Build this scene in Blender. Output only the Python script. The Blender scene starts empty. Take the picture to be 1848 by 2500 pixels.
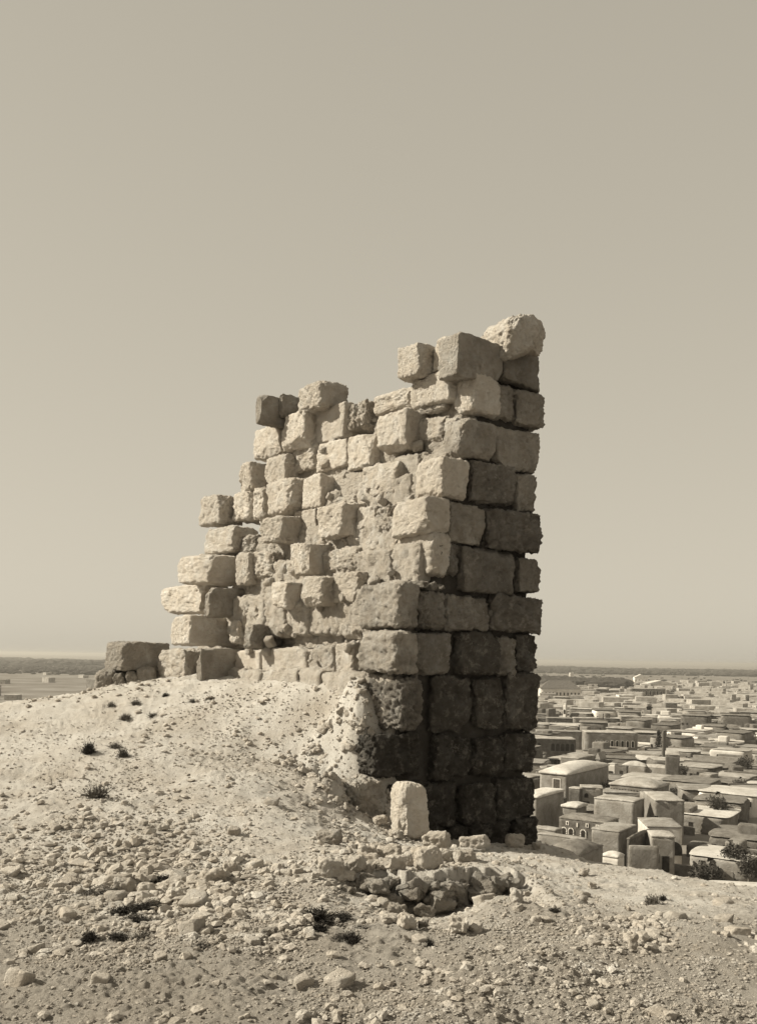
import bpy, math, random
import numpy as np
from mathutils import Matrix, Vector

sc = bpy.context.scene
R = math.radians

# ------------------------------------------------------------------ camera
F = 2264.0                 # focal length in photo pixels (photo 1848 wide)
CX, CY, ROLL = 924.0, 1607.0, 0.0157
cam_d = bpy.data.cameras.new("camera")
cam = bpy.data.objects.new("camera", cam_d)
sc.collection.objects.link(cam)
sc.camera = cam
cam_d.sensor_fit = 'HORIZONTAL'
cam_d.sensor_width = 36.0
cam_d.lens = F / 1848.0 * 36.0
cam_d.shift_y = (CY - 1250.0) / 1848.0
cam_d.clip_start = 0.1
cam_d.clip_end = 90000.0
cr, sr = math.cos(ROLL), math.sin(ROLL)
cam.matrix_world = Matrix(((cr, -sr, 0, 0), (0, 0, -1, 0), (sr, cr, 0, 0), (0, 0, 0, 1)))

# ------------------------------------------------------------------ light
SUN_DIR = Vector((-1.45, 0.05, 1.02)).normalized()     # towards the sun
SUN_EL = math.asin(SUN_DIR.z)
SUN_AZ = math.atan2(SUN_DIR.x, SUN_DIR.y)
sun_d = bpy.data.lights.new("sun", 'SUN')
sun_d.energy = 4.9
sun_d.angle = R(0.5)
sun_d.color = (1.0, 0.93, 0.77)
sun = bpy.data.objects.new("sun", sun_d)
sc.collection.objects.link(sun)
sun.rotation_euler = SUN_DIR.to_track_quat('Z', 'Y').to_euler()

world = bpy.data.worlds.new("World")
sc.world = world
world.use_nodes = True
wt = world.node_tree
wt.nodes.clear()
wo = wt.nodes.new('ShaderNodeOutputWorld')
bg = wt.nodes.new('ShaderNodeBackground')
sky = wt.nodes.new('ShaderNodeTexSky')
sky.sky_type = 'NISHITA'
sky.sun_disc = False
sky.sun_elevation = SUN_EL
sky.sun_rotation = SUN_AZ
sky.dust_density = 2.0
# sepia print: the sky's brightness keeps its gradient but loses its blue
bw = wt.nodes.new('ShaderNodeRGBToBW')
pw = wt.nodes.new('ShaderNodeMath'); pw.operation = 'POWER'; pw.inputs[1].default_value = 0.16
mul = wt.nodes.new('ShaderNodeVectorMath'); mul.operation = 'SCALE'
mul.inputs[0].default_value = (1.0, 0.915, 0.745)
wt.links.new(sky.outputs[0], bw.inputs[0])
wt.links.new(bw.outputs[0], pw.inputs[0])
# a dusty sky: a little paler low down than overhead
stc = wt.nodes.new('ShaderNodeTexCoord'); sxy = wt.nodes.new('ShaderNodeSeparateXYZ')
wt.links.new(stc.outputs['Generated'], sxy.inputs[0])
smr = wt.nodes.new('ShaderNodeMapRange')
smr.inputs[1].default_value = 0.0; smr.inputs[2].default_value = 0.6
smr.inputs[3].default_value = 1.10; smr.inputs[4].default_value = 0.90
wt.links.new(sxy.outputs['Z'], smr.inputs[0])
sm = wt.nodes.new('ShaderNodeMath'); sm.operation = 'MULTIPLY'
wt.links.new(pw.outputs[0], sm.inputs[0]); wt.links.new(smr.outputs[0], sm.inputs[1])
wt.links.new(sm.outputs[0], mul.inputs['Scale'])
wt.links.new(mul.outputs[0], bg.inputs[0])
bg.inputs[1].default_value = 0.303
wt.links.new(bg.outputs[0], wo.inputs[0])

sc.view_settings.view_transform = 'Standard'
sc.view_settings.look = 'None'
sc.view_settings.exposure = 0.62
sc.view_settings.gamma = 1.0
sc.render.engine = 'CYCLES'
sc.cycles.max_bounces = 5
sc.cycles.diffuse_bounces = 3
sc.cycles.volume_bounces = 0
sc.cycles.use_denoising = True

# ------------------------------------------------------------------ helpers
rng = np.random.default_rng(11)
random.seed(5)
COL = sc.collection


def _hash(ix, iy, iz):
    n = (ix.astype(np.int64) * 73856093) ^ (iy.astype(np.int64) * 19349663) ^ (iz.astype(np.int64) * 83492791)
    n &= 0xffffffff
    n = ((n >> 16) ^ n) * 0x45d9f3b & 0xffffffff
    n = ((n >> 16) ^ n) * 0x45d9f3b & 0xffffffff
    n = (n >> 16) ^ n
    return (n & 0xffffff).astype(np.float64) / float(0xffffff)


def vnoise(p):
    f = np.floor(p)
    i = f.astype(np.int64)
    t = p - f
    t = t * t * t * (t * (t * 6 - 15) + 10)
    r = 0
    for dx in (0, 1):
        wx = t[:, 0] if dx else 1 - t[:, 0]
        for dy in (0, 1):
            wy = t[:, 1] if dy else 1 - t[:, 1]
            for dz in (0, 1):
                wz = t[:, 2] if dz else 1 - t[:, 2]
                r = r + wx * wy * wz * _hash(i[:, 0] + dx, i[:, 1] + dy, i[:, 2] + dz)
    return r * 2 - 1


def fbm(p, octv=3, gain=0.5):
    a, s, r = 1.0, 0.0, 0.0
    q = p.copy()
    for _ in range(octv):
        r = r + a * vnoise(q)
        s += a
        a *= gain
        q = q * 2.03 + 17.3
    return r / s


def mesh_from(name, verts, quads=None, tris=None, mat=None, smooth=True):
    me = bpy.data.meshes.new(name)
    verts = np.asarray(verts, dtype=np.float32)
    nq = 0 if quads is None else len(quads)
    nt = 0 if tris is None else len(tris)
    me.vertices.add(len(verts))
    me.vertices.foreach_set('co', verts.ravel())
    loops = []
    if nq: loops.append(np.asarray(quads, dtype=np.int32).ravel())
    if nt: loops.append(np.asarray(tris, dtype=np.int32).ravel())
    loops = np.concatenate(loops)
    me.loops.add(len(loops))
    me.loops.foreach_set('vertex_index', loops)
    me.polygons.add(nq + nt)
    st = np.concatenate([np.arange(nq) * 4, nq * 4 + np.arange(nt) * 3]).astype(np.int32)
    me.polygons.foreach_set('loop_start', st)
    me.polygons.foreach_set('use_smooth', np.full(nq + nt, smooth))
    me.update(calc_edges=True)
    if mat: me.materials.append(mat)
    return me


def link(name, me, parent=None, loc=None):
    o = bpy.data.objects.new(name, me)
    COL.objects.link(o)
    if loc is not None: o.location = loc
    if parent is not None: o.parent = parent
    return o


def tag(o, label=None, cat=None, group=None, kind=None):
    if label: o['label'] = label
    if cat: o['category'] = cat
    if group: o['group'] = group
    if kind: o['kind'] = kind
    return o


def empty(name, loc=(0, 0, 0)):
    o = bpy.data.objects.new(name, None)
    o.empty_display_size = 0.3
    COL.objects.link(o)
    o.location = loc
    return o


# pixel of the photograph (1848 x 2500) -> ray (x/Y, z/Y)
def ray(px, py):
    dx, dy = px - CX, py - CY
    return (dx * cr + dy * sr) / F, -(-dx * sr + dy * cr) / F


def unproj(px, py, Y):
    a, b = ray(px, py)
    return np.array((a * Y, Y, b * Y))


def project(P):
    u, w = P[..., 0] / P[..., 1] * F, -P[..., 2] / P[..., 1] * F
    return CX + u * cr - w * sr, CY + u * sr + w * cr


# ------------------------------------------------------------------ materials
def nt_mat(name):
    m = bpy.data.materials.new(name)
    m.use_nodes = True
    t = m.node_tree
    b = t.nodes['Principled BSDF']
    b.inputs['Roughness'].default_value = 0.95
    b.inputs['Specular IOR Level'].default_value = 0.1
    return m, t, b


def N(t, typ, **kw):
    n = t.nodes.new(typ)
    for k, v in kw.items(): setattr(n, k, v)
    return n


def noise_node(t, scale, detail=4, rough=0.6, coord='Object', w=None):
    tc = N(t, 'ShaderNodeTexCoord')
    n = N(t, 'ShaderNodeTexNoise')
    n.inputs['Scale'].default_value = scale
    n.inputs['Detail'].default_value = detail
    n.inputs['Roughness'].default_value = rough
    if coord == 'Position':
        g = N(t, 'ShaderNodeNewGeometry')
        t.links.new(g.outputs['Position'], n.inputs['Vector'])
    else:
        t.links.new(tc.outputs[coord], n.inputs['Vector'])
    return n


def ramp(t, src, stops):
    r = N(t, 'ShaderNodeValToRGB')
    e = r.color_ramp.elements
    while len(e) < len(stops): e.new(0.5)
    for k, (p, c) in enumerate(stops):
        e[k].position = p
        e[k].color = (*c, 1)
    t.links.new(src, r.inputs[0])
    return r


def tone(v, warm=0.0):
    return (v, v * (0.96 - warm * .08), v * (0.90 - warm * .16))


def mixc(t, fac, a, b, mode='MIX'):
    m = N(t, 'ShaderNodeMix', data_type='RGBA', blend_type=mode)
    if isinstance(fac, float): m.inputs[0].default_value = fac
    else: t.links.new(fac, m.inputs[0])
    for s, i in ((a, 6), (b, 7)):
        if isinstance(s, tuple): m.inputs[i].default_value = (*s, 1)
        else: t.links.new(s, m.inputs[i])
    return m.outputs[2]


def stone_mat(name, lo, hi, stain=0.25, stain_amt=0.5, bump=0.35, pits=True, bscale=1.0, patch=None):
    m, t, b = nt_mat(name)
    n1 = noise_node(t, 5.0, 8, 0.65, 'Position')
    c = ramp(t, n1.outputs[0], [(0.30, tone(lo, 1)), (0.52, tone((lo + hi) / 2, .5)), (0.72, tone(hi, 0))]).outputs[0]
    n2 = noise_node(t, 1.7, 6, 0.7, 'Position')
    f2 = ramp(t, n2.outputs[0], [(0.50, (0, 0, 0)), (0.66, (stain_amt,) * 3)]).outputs[0]
    c = mixc(t, f2, c, tone(stain, 1))
    if patch:
        n5 = noise_node(t, 7.0, 7, 0.75, 'Position')
        f5 = ramp(t, n5.outputs[0], [(0.53, (0, 0, 0)), (0.60, (.9,) * 3)]).outputs[0]
        c = mixc(t, f5, c, tone(patch, .4))
    n7 = noise_node(t, 24.0, 8, 0.8, 'Position')  # dark mottling: shade of small pits put into the colour
    f7 = ramp(t, n7.outputs[0], [(0.54, (0, 0, 0)), (0.70, (.55,) * 3)]).outputs[0]
    c = mixc(t, f7, c, tone(lo * .62, 1))
    n8 = noise_node(t, .75, 5, .6, 'Position')
    f8 = ramp(t, n8.outputs[0], [(0.46, (0, 0, 0)), (0.62, (.55,) * 3)]).outputs[0]
    c = mixc(t, f8, c, tone(stain * 1.3, .8))
    oi = N(t, 'ShaderNodeObjectInfo')
    mr = N(t, 'ShaderNodeMapRange')
    mr.inputs[3].default_value = 0.86; mr.inputs[4].default_value = 1.14
    t.links.new(oi.outputs['Random'], mr.inputs[0])
    vm = N(t, 'ShaderNodeVectorMath', operation='SCALE')
    t.links.new(c, vm.inputs[0]); t.links.new(mr.outputs[0], vm.inputs['Scale'])
    t.links.new(vm.outputs[0], b.inputs['Base Color'])
    n3 = noise_node(t, 38.0 * bscale, 8, 0.75, 'Position')
    v = N(t, 'ShaderNodeTexVoronoi')
    v.inputs['Scale'].default_value = 30.0 * bscale
    g = N(t, 'ShaderNodeNewGeometry')
    t.links.new(g.outputs['Position'], v.inputs['Vector'])
    pr = ramp(t, v.outputs['Distance'], [(0.05, (0, 0, 0)), (0.28, (1, 1, 1))])
    n4 = noise_node(t, 9.0, 3, 0.6, 'Position')
    gate = ramp(t, n4.outputs[0], [(0.42, (1, 1, 1)), (0.58, (0, 0, 0))])
    mx = N(t, 'ShaderNodeMath', operation='MAXIMUM')
    t.links.new(pr.outputs[0], mx.inputs[0]); t.links.new(gate.outputs[0], mx.inputs[1])
    ad = N(t, 'ShaderNodeMath', operation='MULTIPLY_ADD')
    t.links.new(mx.outputs[0], ad.inputs[0]); ad.inputs[1].default_value = 0.5 if pits else 0.0
    t.links.new(n3.outputs[0], ad.inputs[2])
    bp = N(t, 'ShaderNodeBump')
    bp.inputs['Strength'].default_value = min(1.0, bump * 1.5)
    bp.inputs['Distance'].default_value = 0.07
    t.links.new(ad.outputs[0], bp.inputs['Height'])
    t.links.new(bp.outputs[0], b.inputs['Normal'])
    return m


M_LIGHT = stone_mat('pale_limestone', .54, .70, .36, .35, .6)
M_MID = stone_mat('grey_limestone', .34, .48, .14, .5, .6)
M_NEAR = stone_mat('grey_brown_limestone', .34, .48, .17, .45, .7, patch=.42)  # upper right face: toned down, its shade put into the colour
M_DIM = stone_mat('shaded_weathered_limestone', .20, .34, .10, .45, .9, patch=.36)  # stained stone, with the right face's shade also put into the colour
M_SHADE = stone_mat('shade_darkened_limestone', .09, .18, .05, .55, .95, patch=.26)  # darker step of the same stone: stain plus painted shade
M_DARK = stone_mat('shade_blackened_limestone', .05, .12, .03, .6, .95, patch=.20)  # lowest courses: dark stain and painted shade in one colour
M_MORTAR_D = stone_mat('shaded_mortar', .08, .16, .05, .5, .8)  # dark copy of the rubble mortar, right face's shade put into its colour
M_MORTAR = stone_mat('rubble_mortar', .50, .64, .30, .4, .8)
M_ROCK = stone_mat('field_stone', .36, .54, .26, .3, .4)


def ground_mat():
    m, t, b = nt_mat('dry_gravelly_earth')
    n1 = noise_node(t, 1.1, 9, 0.68, 'Position')
    c = ramp(t, n1.outputs[0], [(0.30, tone(.40, .8)), (0.50, tone(.50, .3)), (0.70, tone(.57, 0))]).outputs[0]
    n2 = noise_node(t, 16.0, 6, 0.7, 'Position')
    f = ramp(t, n2.outputs[0], [(0.52, (0, 0, 0)), (0.70, (.5,) * 3)]).outputs[0]
    c = mixc(t, f, c, tone(.27, 1))
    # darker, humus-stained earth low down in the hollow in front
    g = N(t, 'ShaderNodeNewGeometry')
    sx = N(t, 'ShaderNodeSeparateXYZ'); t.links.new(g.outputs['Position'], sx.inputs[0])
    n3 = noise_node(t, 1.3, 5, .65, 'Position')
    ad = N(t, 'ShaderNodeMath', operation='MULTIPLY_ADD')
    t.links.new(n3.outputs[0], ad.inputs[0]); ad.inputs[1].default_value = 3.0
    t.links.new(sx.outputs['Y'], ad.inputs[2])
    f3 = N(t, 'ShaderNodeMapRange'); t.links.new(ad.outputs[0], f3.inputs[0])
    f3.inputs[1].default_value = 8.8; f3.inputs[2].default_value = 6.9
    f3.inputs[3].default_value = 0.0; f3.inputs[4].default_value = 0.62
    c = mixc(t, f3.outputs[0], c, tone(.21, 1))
    t.links.new(c, b.inputs['Base Color'])
    n4 = noise_node(t, 45.0, 9, 0.8, 'Position')
    bp = N(t, 'ShaderNodeBump'); bp.inputs['Strength'].default_value = .8; bp.inputs['Distance'].default_value = .05
    t.links.new(n4.outputs[0], bp.inputs['Height'])
    t.links.new(bp.outputs[0], b.inputs['Normal'])
    return m


M_GROUND = ground_mat()


def plain_mat(name, stops, scale, detail=6, bump=0.0, bs=4.0):
    m, t, b = nt_mat(name)
    n1 = noise_node(t, scale, detail, 0.65, 'Position')
    c = ramp(t, n1.outputs[0], stops).outputs[0]
    if bump:
        oi = N(t, 'ShaderNodeObjectInfo')
        mr = N(t, 'ShaderNodeMapRange')
        mr.inputs[3].default_value = 0.72; mr.inputs[4].default_value = 1.12
        t.links.new(oi.outputs['Random'], mr.inputs[0])
        vm = N(t, 'ShaderNodeVectorMath', operation='SCALE')
        # rain streaks and stains on the plaster
        ns = noise_node(t, 1.6, 7, .75, 'Position')
        fs = ramp(t, ns.outputs[0], [(.52, (0, 0, 0)), (.66, (.5,) * 3)]).outputs[0]
        c = mixc(t, fs, c, tone(stops[0][1][0] * .6, 1))
        t.links.new(c, vm.inputs[0]); t.links.new(mr.outputs[0], vm.inputs['Scale'])
        c = vm.outputs[0]
    t.links.new(c, b.inputs['Base Color'])
    if bump:
        n2 = noise_node(t, bs, 6, 0.7, 'Position')
        bp = N(t, 'ShaderNodeBump'); bp.inputs['Strength'].default_value = bump; bp.inputs['Distance'].default_value = .3
        t.links.new(n2.outputs[0], bp.inputs['Height']); t.links.new(bp.outputs[0], b.inputs['Normal'])
    return m


# ------------------------------------------------------------------ stone builder
_cube = {}


def cube_grid(n):
    if n in _cube: return _cube[n]
    lin = np.linspace(-1, 1, n + 1)
    lin = np.sign(lin) * (1 - (1 - np.abs(lin)) ** 1.0)
    V, Q = [], []
    base = 0
    for ax in range(3):
        for s in (-1, 1):
            a, b = [k for k in range(3) if k != ax]
            g1, g2 = np.meshgrid(lin, lin, indexing='ij')
            P = np.zeros((n + 1, n + 1, 3))
            P[..., ax] = s; P[..., a] = g1; P[..., b] = g2
            V.append(P.reshape(-1, 3))
            idx = base + np.arange((n + 1) ** 2).reshape(n + 1, n + 1)
            q = np.stack([idx[:-1, :-1], idx[1:, :-1], idx[1:, 1:], idx[:-1, 1:]], -1).reshape(-1, 4)
            flip = (s < 0) ^ (ax == 1)
            if flip: q = q[:, ::-1]
            Q.append(q)
            base += (n + 1) ** 2
    V = np.concatenate(V); Q = np.concatenate(Q)
    key = np.round(V * 1e5).astype(np.int64)
    _, first, inv = np.unique(key, axis=0, return_index=True, return_inverse=True)
    inv = inv.reshape(-1)
    _cube[n] = (V[first], inv[Q])
    return _cube[n]


def stone_verts(h, r, seed, rough=1.0, chips=3, n=24, jit=0.05, craggy=0.0):
    """rounded, chipped, pitted block with half sizes h"""
    rs = np.random.default_rng(seed)
    V, Q = cube_grid(n)
    h = np.asarray(h, float)
    r = min(r, h.min() * .9)
    q = V * h
    inner = np.clip(q, -(h - r), h - r)
    d = q - inner
    L = np.linalg.norm(d, axis=1, keepdims=True)
    L[L == 0] = 1
    d = d / L
    p = inner + d * r
    # irregular corners
    c8 = rs.uniform(-1, 1, (2, 2, 2, 3)) * jit * h.min() * 2
    w = (V + 1) / 2
    off = 0
    for i in (0, 1):
        for j in (0, 1):
            for k in (0, 1):
                ww = (w[:, 0] if i else 1 - w[:, 0]) * (w[:, 1] if j else 1 - w[:, 1]) * (w[:, 2] if k else 1 - w[:, 2])
                off = off + ww[:, None] * c8[i, j, k]
    p = p + off
    for _ in range(chips):
        nrm = rs.choice([-1, 1], 3) * rs.uniform(.25, 1, 3)
        if rs.random() < .5: nrm[rs.integers(3)] *= .1
        nrm /= np.linalg.norm(nrm)
        sup = np.abs(nrm * h).sum()
        o = sup * rs.uniform(.74, .93)
        dd = p @ nrm - o + .03 * vnoise(p * 6 + seed)
        k = dd > 0
        p[k] -= nrm * dd[k][:, None]
    s = seed * 3.17
    disp = .018 * fbm(p * 3.0 + s, 2) + .022 * fbm(p * 10 + s, 3, .65)
    pit = np.clip(fbm(p * 15 + s + 9, 2) - .18, 0, 1)
    disp = disp * rough - pit * .028 * rough
    if craggy:
        disp = disp + craggy * (.035 * fbm(p * 6 + s + 50, 3, .65) - np.abs(fbm(p * 13 + s + 70, 2, .6)) * .05)
    disp = disp + .009 * fbm(p * 42 + s, 2) * (1 + rough)
    p = p + d * disp[:, None]
    return p, Q


def rot_z(p, a):
    c, s_ = math.cos(a), math.sin(a)
    return np.stack([p[:, 0] * c - p[:, 1] * s_, p[:, 0] * s_ + p[:, 1] * c, p[:, 2]], 1)


def rot_e(p, e):
    m = np.array(__import__('mathutils').Euler(e).to_matrix())
    return p @ m.T


# ------------------------------------------------------------------ the ruin's own frame
DR = np.array((.777, .629)); DL = np.array((-.629, .777))
K0 = np.array(((1000 - CX) / F * 12.0, 12.0))


def W(u, v, z=0.0):
    xy = K0 + u * DR + v * DL
    return np.array((xy[0], xy[1], z))


def u_on_v(a, v):     # ray ratio a = X/Y, plane v const -> u
    o = K0 + v * DL
    return (a * o[1] - o[0]) / (DR[0] - a * DR[1])


def v_on_u(a, u):
    o = K0 + u * DR
    return (a * o[1] - o[0]) / (DL[0] - a * DL[1])


ZN = {1: (900, 720, .3027), 2: (540, 880, .3027), 3: (900, 1150, .3027), 4: (240, 1180, .3027),
      5: (540, 1280, .3027), 6: (820, 1600, .3148), 0: (0, 0, 1.0)}


def zx(zone, a): return ZN[zone][0] + ZN[zone][2] * a


def zy(zone, b): return ZN[zone][1] + ZN[zone][2] * b


ruin = empty('ruined_tower', (K0[0], K0[1], -2.2))
tag(ruin, 'tall ruined tower corner of big pale ashlar blocks, stepping down to the left', 'ruined tower')
RUIN_OFF = np.array((K0[0], K0[1], -2.2))
n_blocks = 0
MATS = {'E': M_SHADE, 'N': M_NEAR, 'L': M_LIGHT, 'M': M_MID, 'D': M_DIM, 'K': M_DARK, 'R': M_MORTAR}


def add_block(u0, u1, v0, v1, z0, z1, mat, r=.05, rough=1.0, chips=3, craggy=0, seed=None, thing=None, n=30, jit=.045, tilt=.025, label=None):
    global n_blocks
    n_blocks += 1
    seed = seed or n_blocks
    h = np.array(((u1 - u0) / 2, (v1 - v0) / 2, (z1 - z0) / 2))
    if mat in 'DKNE' and not thing: craggy = max(craggy, .7); n = max(n, 34)
    if mat in 'LM': r = r * .8; chips += 2
    p, q = stone_verts(h, r, seed, rough, chips, n, jit, craggy)
    rs = np.random.default_rng(seed + 900)
    p = rot_e(p, tuple(rs.uniform(-tilt, tilt, 3)))
    # local (u,v) -> world axes
    pw_ = np.stack([p[:, 0] * DR[0] + p[:, 1] * DL[0], p[:, 0] * DR[1] + p[:, 1] * DL[1], p[:, 2]], 1)
    c = W((u0 + u1) / 2, (v0 + v1) / 2, (z0 + z1) / 2)
    me = mesh_from('stone_block', pw_, quads=q, mat=MATS[mat])
    if thing:
        o = link(thing[0], me, None, c - np.array((0, 0, h[2])))
        me.transform(Matrix.Translation((0, 0, h[2])))
        tag(o, thing[1], thing[2])
    else:
        o = link('stone_block', me, ruin, c - RUIN_OFF)
        if label: o['label'] = label
    return o


def span_z(zone, a, b0, b1, P):
    """z range of photo rows b0..b1 at column a for a world point P=(X,Y)"""
    _, z0 = ray(zx(zone, a), zy(zone, b0))
    _, z1 = ray(zx(zone, a), zy(zone, b1))
    return z1 * P[1], z0 * P[1]


GAP = .012


def corner(zone, aL, aC, aR, b0, b1, mat='M', mat_r=None, vc=0.0, **kw):
    """block with a left face aL..aC and a right face aC..aR, nearest edge at aC on plane v=vc"""
    ra = lambda a: ray(zx(zone, a), zy(zone, (b0 + b1) / 2))[0]
    uc = u_on_v(ra(aC), vc)
    v1 = v_on_u(ra(aL), uc) if aL is not None else vc + .6
    u1 = u_on_v(ra(aR), vc)
    P = W(uc, vc)
    z0, z1 = span_z(zone, aC, b0, b1, P)
    return add_block(uc, max(u1, uc + .4), vc, max(v1, vc + .4), z0 + GAP, z1 - GAP, mat, **kw)


def rface(zone, a0, a1, b0, b1, mat='M', v=0.0, depth=.6, **kw):
    am = (a0 + a1) / 2
    ra = lambda a: ray(zx(zone, a), zy(zone, (b0 + b1) / 2))[0]
    u0, u1 = u_on_v(ra(a0), v), u_on_v(ra(a1), v)
    P = W((u0 + u1) / 2, v)
    z0, z1 = span_z(zone, am, b0, b1, P)
    if zx(zone, a1) > 1303: u1 += .02
    rv = ((n_blocks * 37) % 11 - 5) * .009
    v += rv
    if mat in 'KE': kw.setdefault('jit', .075)
    return add_block(u0 + GAP, u1 - GAP, v, v + depth, z0 + GAP, z1 - GAP, mat, **kw)


def lface(zone, aL, aC, aR, b0, b1, U, mat='L', depth=.55, **kw):
    """block of the left face; if aC<aR it juts out and shows its right side aC..aR"""
    ra = lambda a: ray(zx(zone, a), zy(zone, (b0 + b1) / 2))[0]
    vc = v_on_u(ra(aR), U)
    uc = u_on_v(ra(aC), vc) if aC < aR else U
    v1 = v_on_u(ra(aL), uc)
    P = W(uc, (vc + v1) / 2)
    am = (aL + aC) / 2
    z0, z1 = span_z(zone, am, b0, b1, P)
    return add_block(uc, max(U + depth * .6, uc + depth), vc + GAP, max(v1, vc + .2) - GAP, z0 + GAP, z1 - GAP, mat, **kw)


def Upix(x, y, v=0.0):
    return u_on_v(ray(x, y)[0], v)


# base position of the left plane, course by course (photo y of the course at the corner -> u)
UY = np.array([(780, .95), (860, .92), (950, 1.0), (1040, .86), (1140, .66), (1240, .40), (1340, .28), (1440, .0), (1560, -.12), (1700, -.2), (1950, -.6)])


def Uof(y):
    return float(np.interp(y, UY[:, 0], UY[:, 1]))


SM = dict(r=.04, rough=.7)
# --- right, shaded face and the corner, top to bottom
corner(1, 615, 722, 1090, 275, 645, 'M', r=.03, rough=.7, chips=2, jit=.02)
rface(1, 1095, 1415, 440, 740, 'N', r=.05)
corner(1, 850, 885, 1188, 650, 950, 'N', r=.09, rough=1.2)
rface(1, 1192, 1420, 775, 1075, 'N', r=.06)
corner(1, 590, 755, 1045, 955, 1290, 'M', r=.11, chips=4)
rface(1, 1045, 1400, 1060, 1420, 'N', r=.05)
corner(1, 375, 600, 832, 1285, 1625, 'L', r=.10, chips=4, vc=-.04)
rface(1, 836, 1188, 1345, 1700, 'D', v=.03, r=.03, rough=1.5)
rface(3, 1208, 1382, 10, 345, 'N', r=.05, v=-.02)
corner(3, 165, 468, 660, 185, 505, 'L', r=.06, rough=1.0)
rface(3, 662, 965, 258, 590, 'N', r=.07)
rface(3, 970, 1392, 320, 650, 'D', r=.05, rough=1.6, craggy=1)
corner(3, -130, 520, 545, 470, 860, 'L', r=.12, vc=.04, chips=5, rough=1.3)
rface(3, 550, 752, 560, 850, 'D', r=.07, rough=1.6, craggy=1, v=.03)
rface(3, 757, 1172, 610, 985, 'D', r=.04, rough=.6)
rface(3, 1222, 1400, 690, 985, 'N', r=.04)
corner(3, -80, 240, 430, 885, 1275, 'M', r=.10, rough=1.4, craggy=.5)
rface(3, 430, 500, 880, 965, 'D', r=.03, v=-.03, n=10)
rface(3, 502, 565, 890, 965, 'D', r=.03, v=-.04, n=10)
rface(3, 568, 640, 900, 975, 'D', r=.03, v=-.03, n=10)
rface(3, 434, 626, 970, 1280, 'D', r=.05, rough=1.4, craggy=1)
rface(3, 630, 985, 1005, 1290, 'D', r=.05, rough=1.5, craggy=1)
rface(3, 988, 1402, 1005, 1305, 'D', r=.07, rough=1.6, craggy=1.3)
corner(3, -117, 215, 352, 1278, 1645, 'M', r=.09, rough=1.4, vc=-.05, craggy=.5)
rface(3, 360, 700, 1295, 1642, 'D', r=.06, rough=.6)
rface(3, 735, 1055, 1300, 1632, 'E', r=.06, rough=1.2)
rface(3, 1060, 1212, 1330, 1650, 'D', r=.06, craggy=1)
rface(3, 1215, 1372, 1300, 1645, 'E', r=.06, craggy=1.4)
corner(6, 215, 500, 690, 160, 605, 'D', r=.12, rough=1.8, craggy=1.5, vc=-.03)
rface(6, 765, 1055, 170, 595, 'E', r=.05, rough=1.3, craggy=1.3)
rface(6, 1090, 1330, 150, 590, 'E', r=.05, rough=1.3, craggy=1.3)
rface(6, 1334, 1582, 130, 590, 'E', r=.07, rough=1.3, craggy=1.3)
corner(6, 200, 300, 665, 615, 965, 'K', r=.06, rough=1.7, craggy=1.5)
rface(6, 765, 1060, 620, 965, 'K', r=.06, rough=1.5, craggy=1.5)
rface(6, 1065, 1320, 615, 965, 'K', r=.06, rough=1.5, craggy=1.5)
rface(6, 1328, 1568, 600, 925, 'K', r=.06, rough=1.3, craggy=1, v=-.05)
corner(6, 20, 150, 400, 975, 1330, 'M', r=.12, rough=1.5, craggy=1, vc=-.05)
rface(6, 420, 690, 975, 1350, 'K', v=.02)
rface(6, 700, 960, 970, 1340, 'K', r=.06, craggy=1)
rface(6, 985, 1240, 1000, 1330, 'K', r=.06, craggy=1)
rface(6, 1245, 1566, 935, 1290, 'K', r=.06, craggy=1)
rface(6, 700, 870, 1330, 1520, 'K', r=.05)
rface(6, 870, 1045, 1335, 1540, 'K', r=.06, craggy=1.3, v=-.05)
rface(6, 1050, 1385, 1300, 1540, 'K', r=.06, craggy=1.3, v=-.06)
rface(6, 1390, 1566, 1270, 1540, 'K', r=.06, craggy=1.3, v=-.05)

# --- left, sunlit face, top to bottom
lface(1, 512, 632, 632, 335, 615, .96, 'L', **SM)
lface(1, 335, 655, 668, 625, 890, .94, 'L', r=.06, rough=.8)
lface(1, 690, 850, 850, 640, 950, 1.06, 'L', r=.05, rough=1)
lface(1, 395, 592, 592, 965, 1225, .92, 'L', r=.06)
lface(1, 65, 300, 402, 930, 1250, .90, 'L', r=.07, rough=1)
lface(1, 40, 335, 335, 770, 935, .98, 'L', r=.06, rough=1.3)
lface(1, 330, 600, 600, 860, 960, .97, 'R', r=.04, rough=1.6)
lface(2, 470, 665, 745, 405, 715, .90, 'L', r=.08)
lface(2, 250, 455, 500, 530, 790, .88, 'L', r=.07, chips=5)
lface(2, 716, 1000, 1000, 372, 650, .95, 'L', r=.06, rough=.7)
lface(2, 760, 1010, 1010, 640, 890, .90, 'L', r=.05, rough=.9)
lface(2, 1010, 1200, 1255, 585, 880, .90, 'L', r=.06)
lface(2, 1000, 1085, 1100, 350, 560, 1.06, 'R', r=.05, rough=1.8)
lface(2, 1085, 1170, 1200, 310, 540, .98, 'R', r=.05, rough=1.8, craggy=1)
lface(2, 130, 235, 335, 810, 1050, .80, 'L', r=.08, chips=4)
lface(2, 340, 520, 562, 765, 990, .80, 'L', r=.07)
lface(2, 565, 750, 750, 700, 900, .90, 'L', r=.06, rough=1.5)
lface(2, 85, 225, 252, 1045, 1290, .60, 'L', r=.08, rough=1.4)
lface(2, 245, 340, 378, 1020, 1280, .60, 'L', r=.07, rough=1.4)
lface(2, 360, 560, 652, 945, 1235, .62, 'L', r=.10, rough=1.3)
lface(2, 650, 805, 858, 915, 1190, .66, 'L', r=.05, rough=.7)
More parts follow.
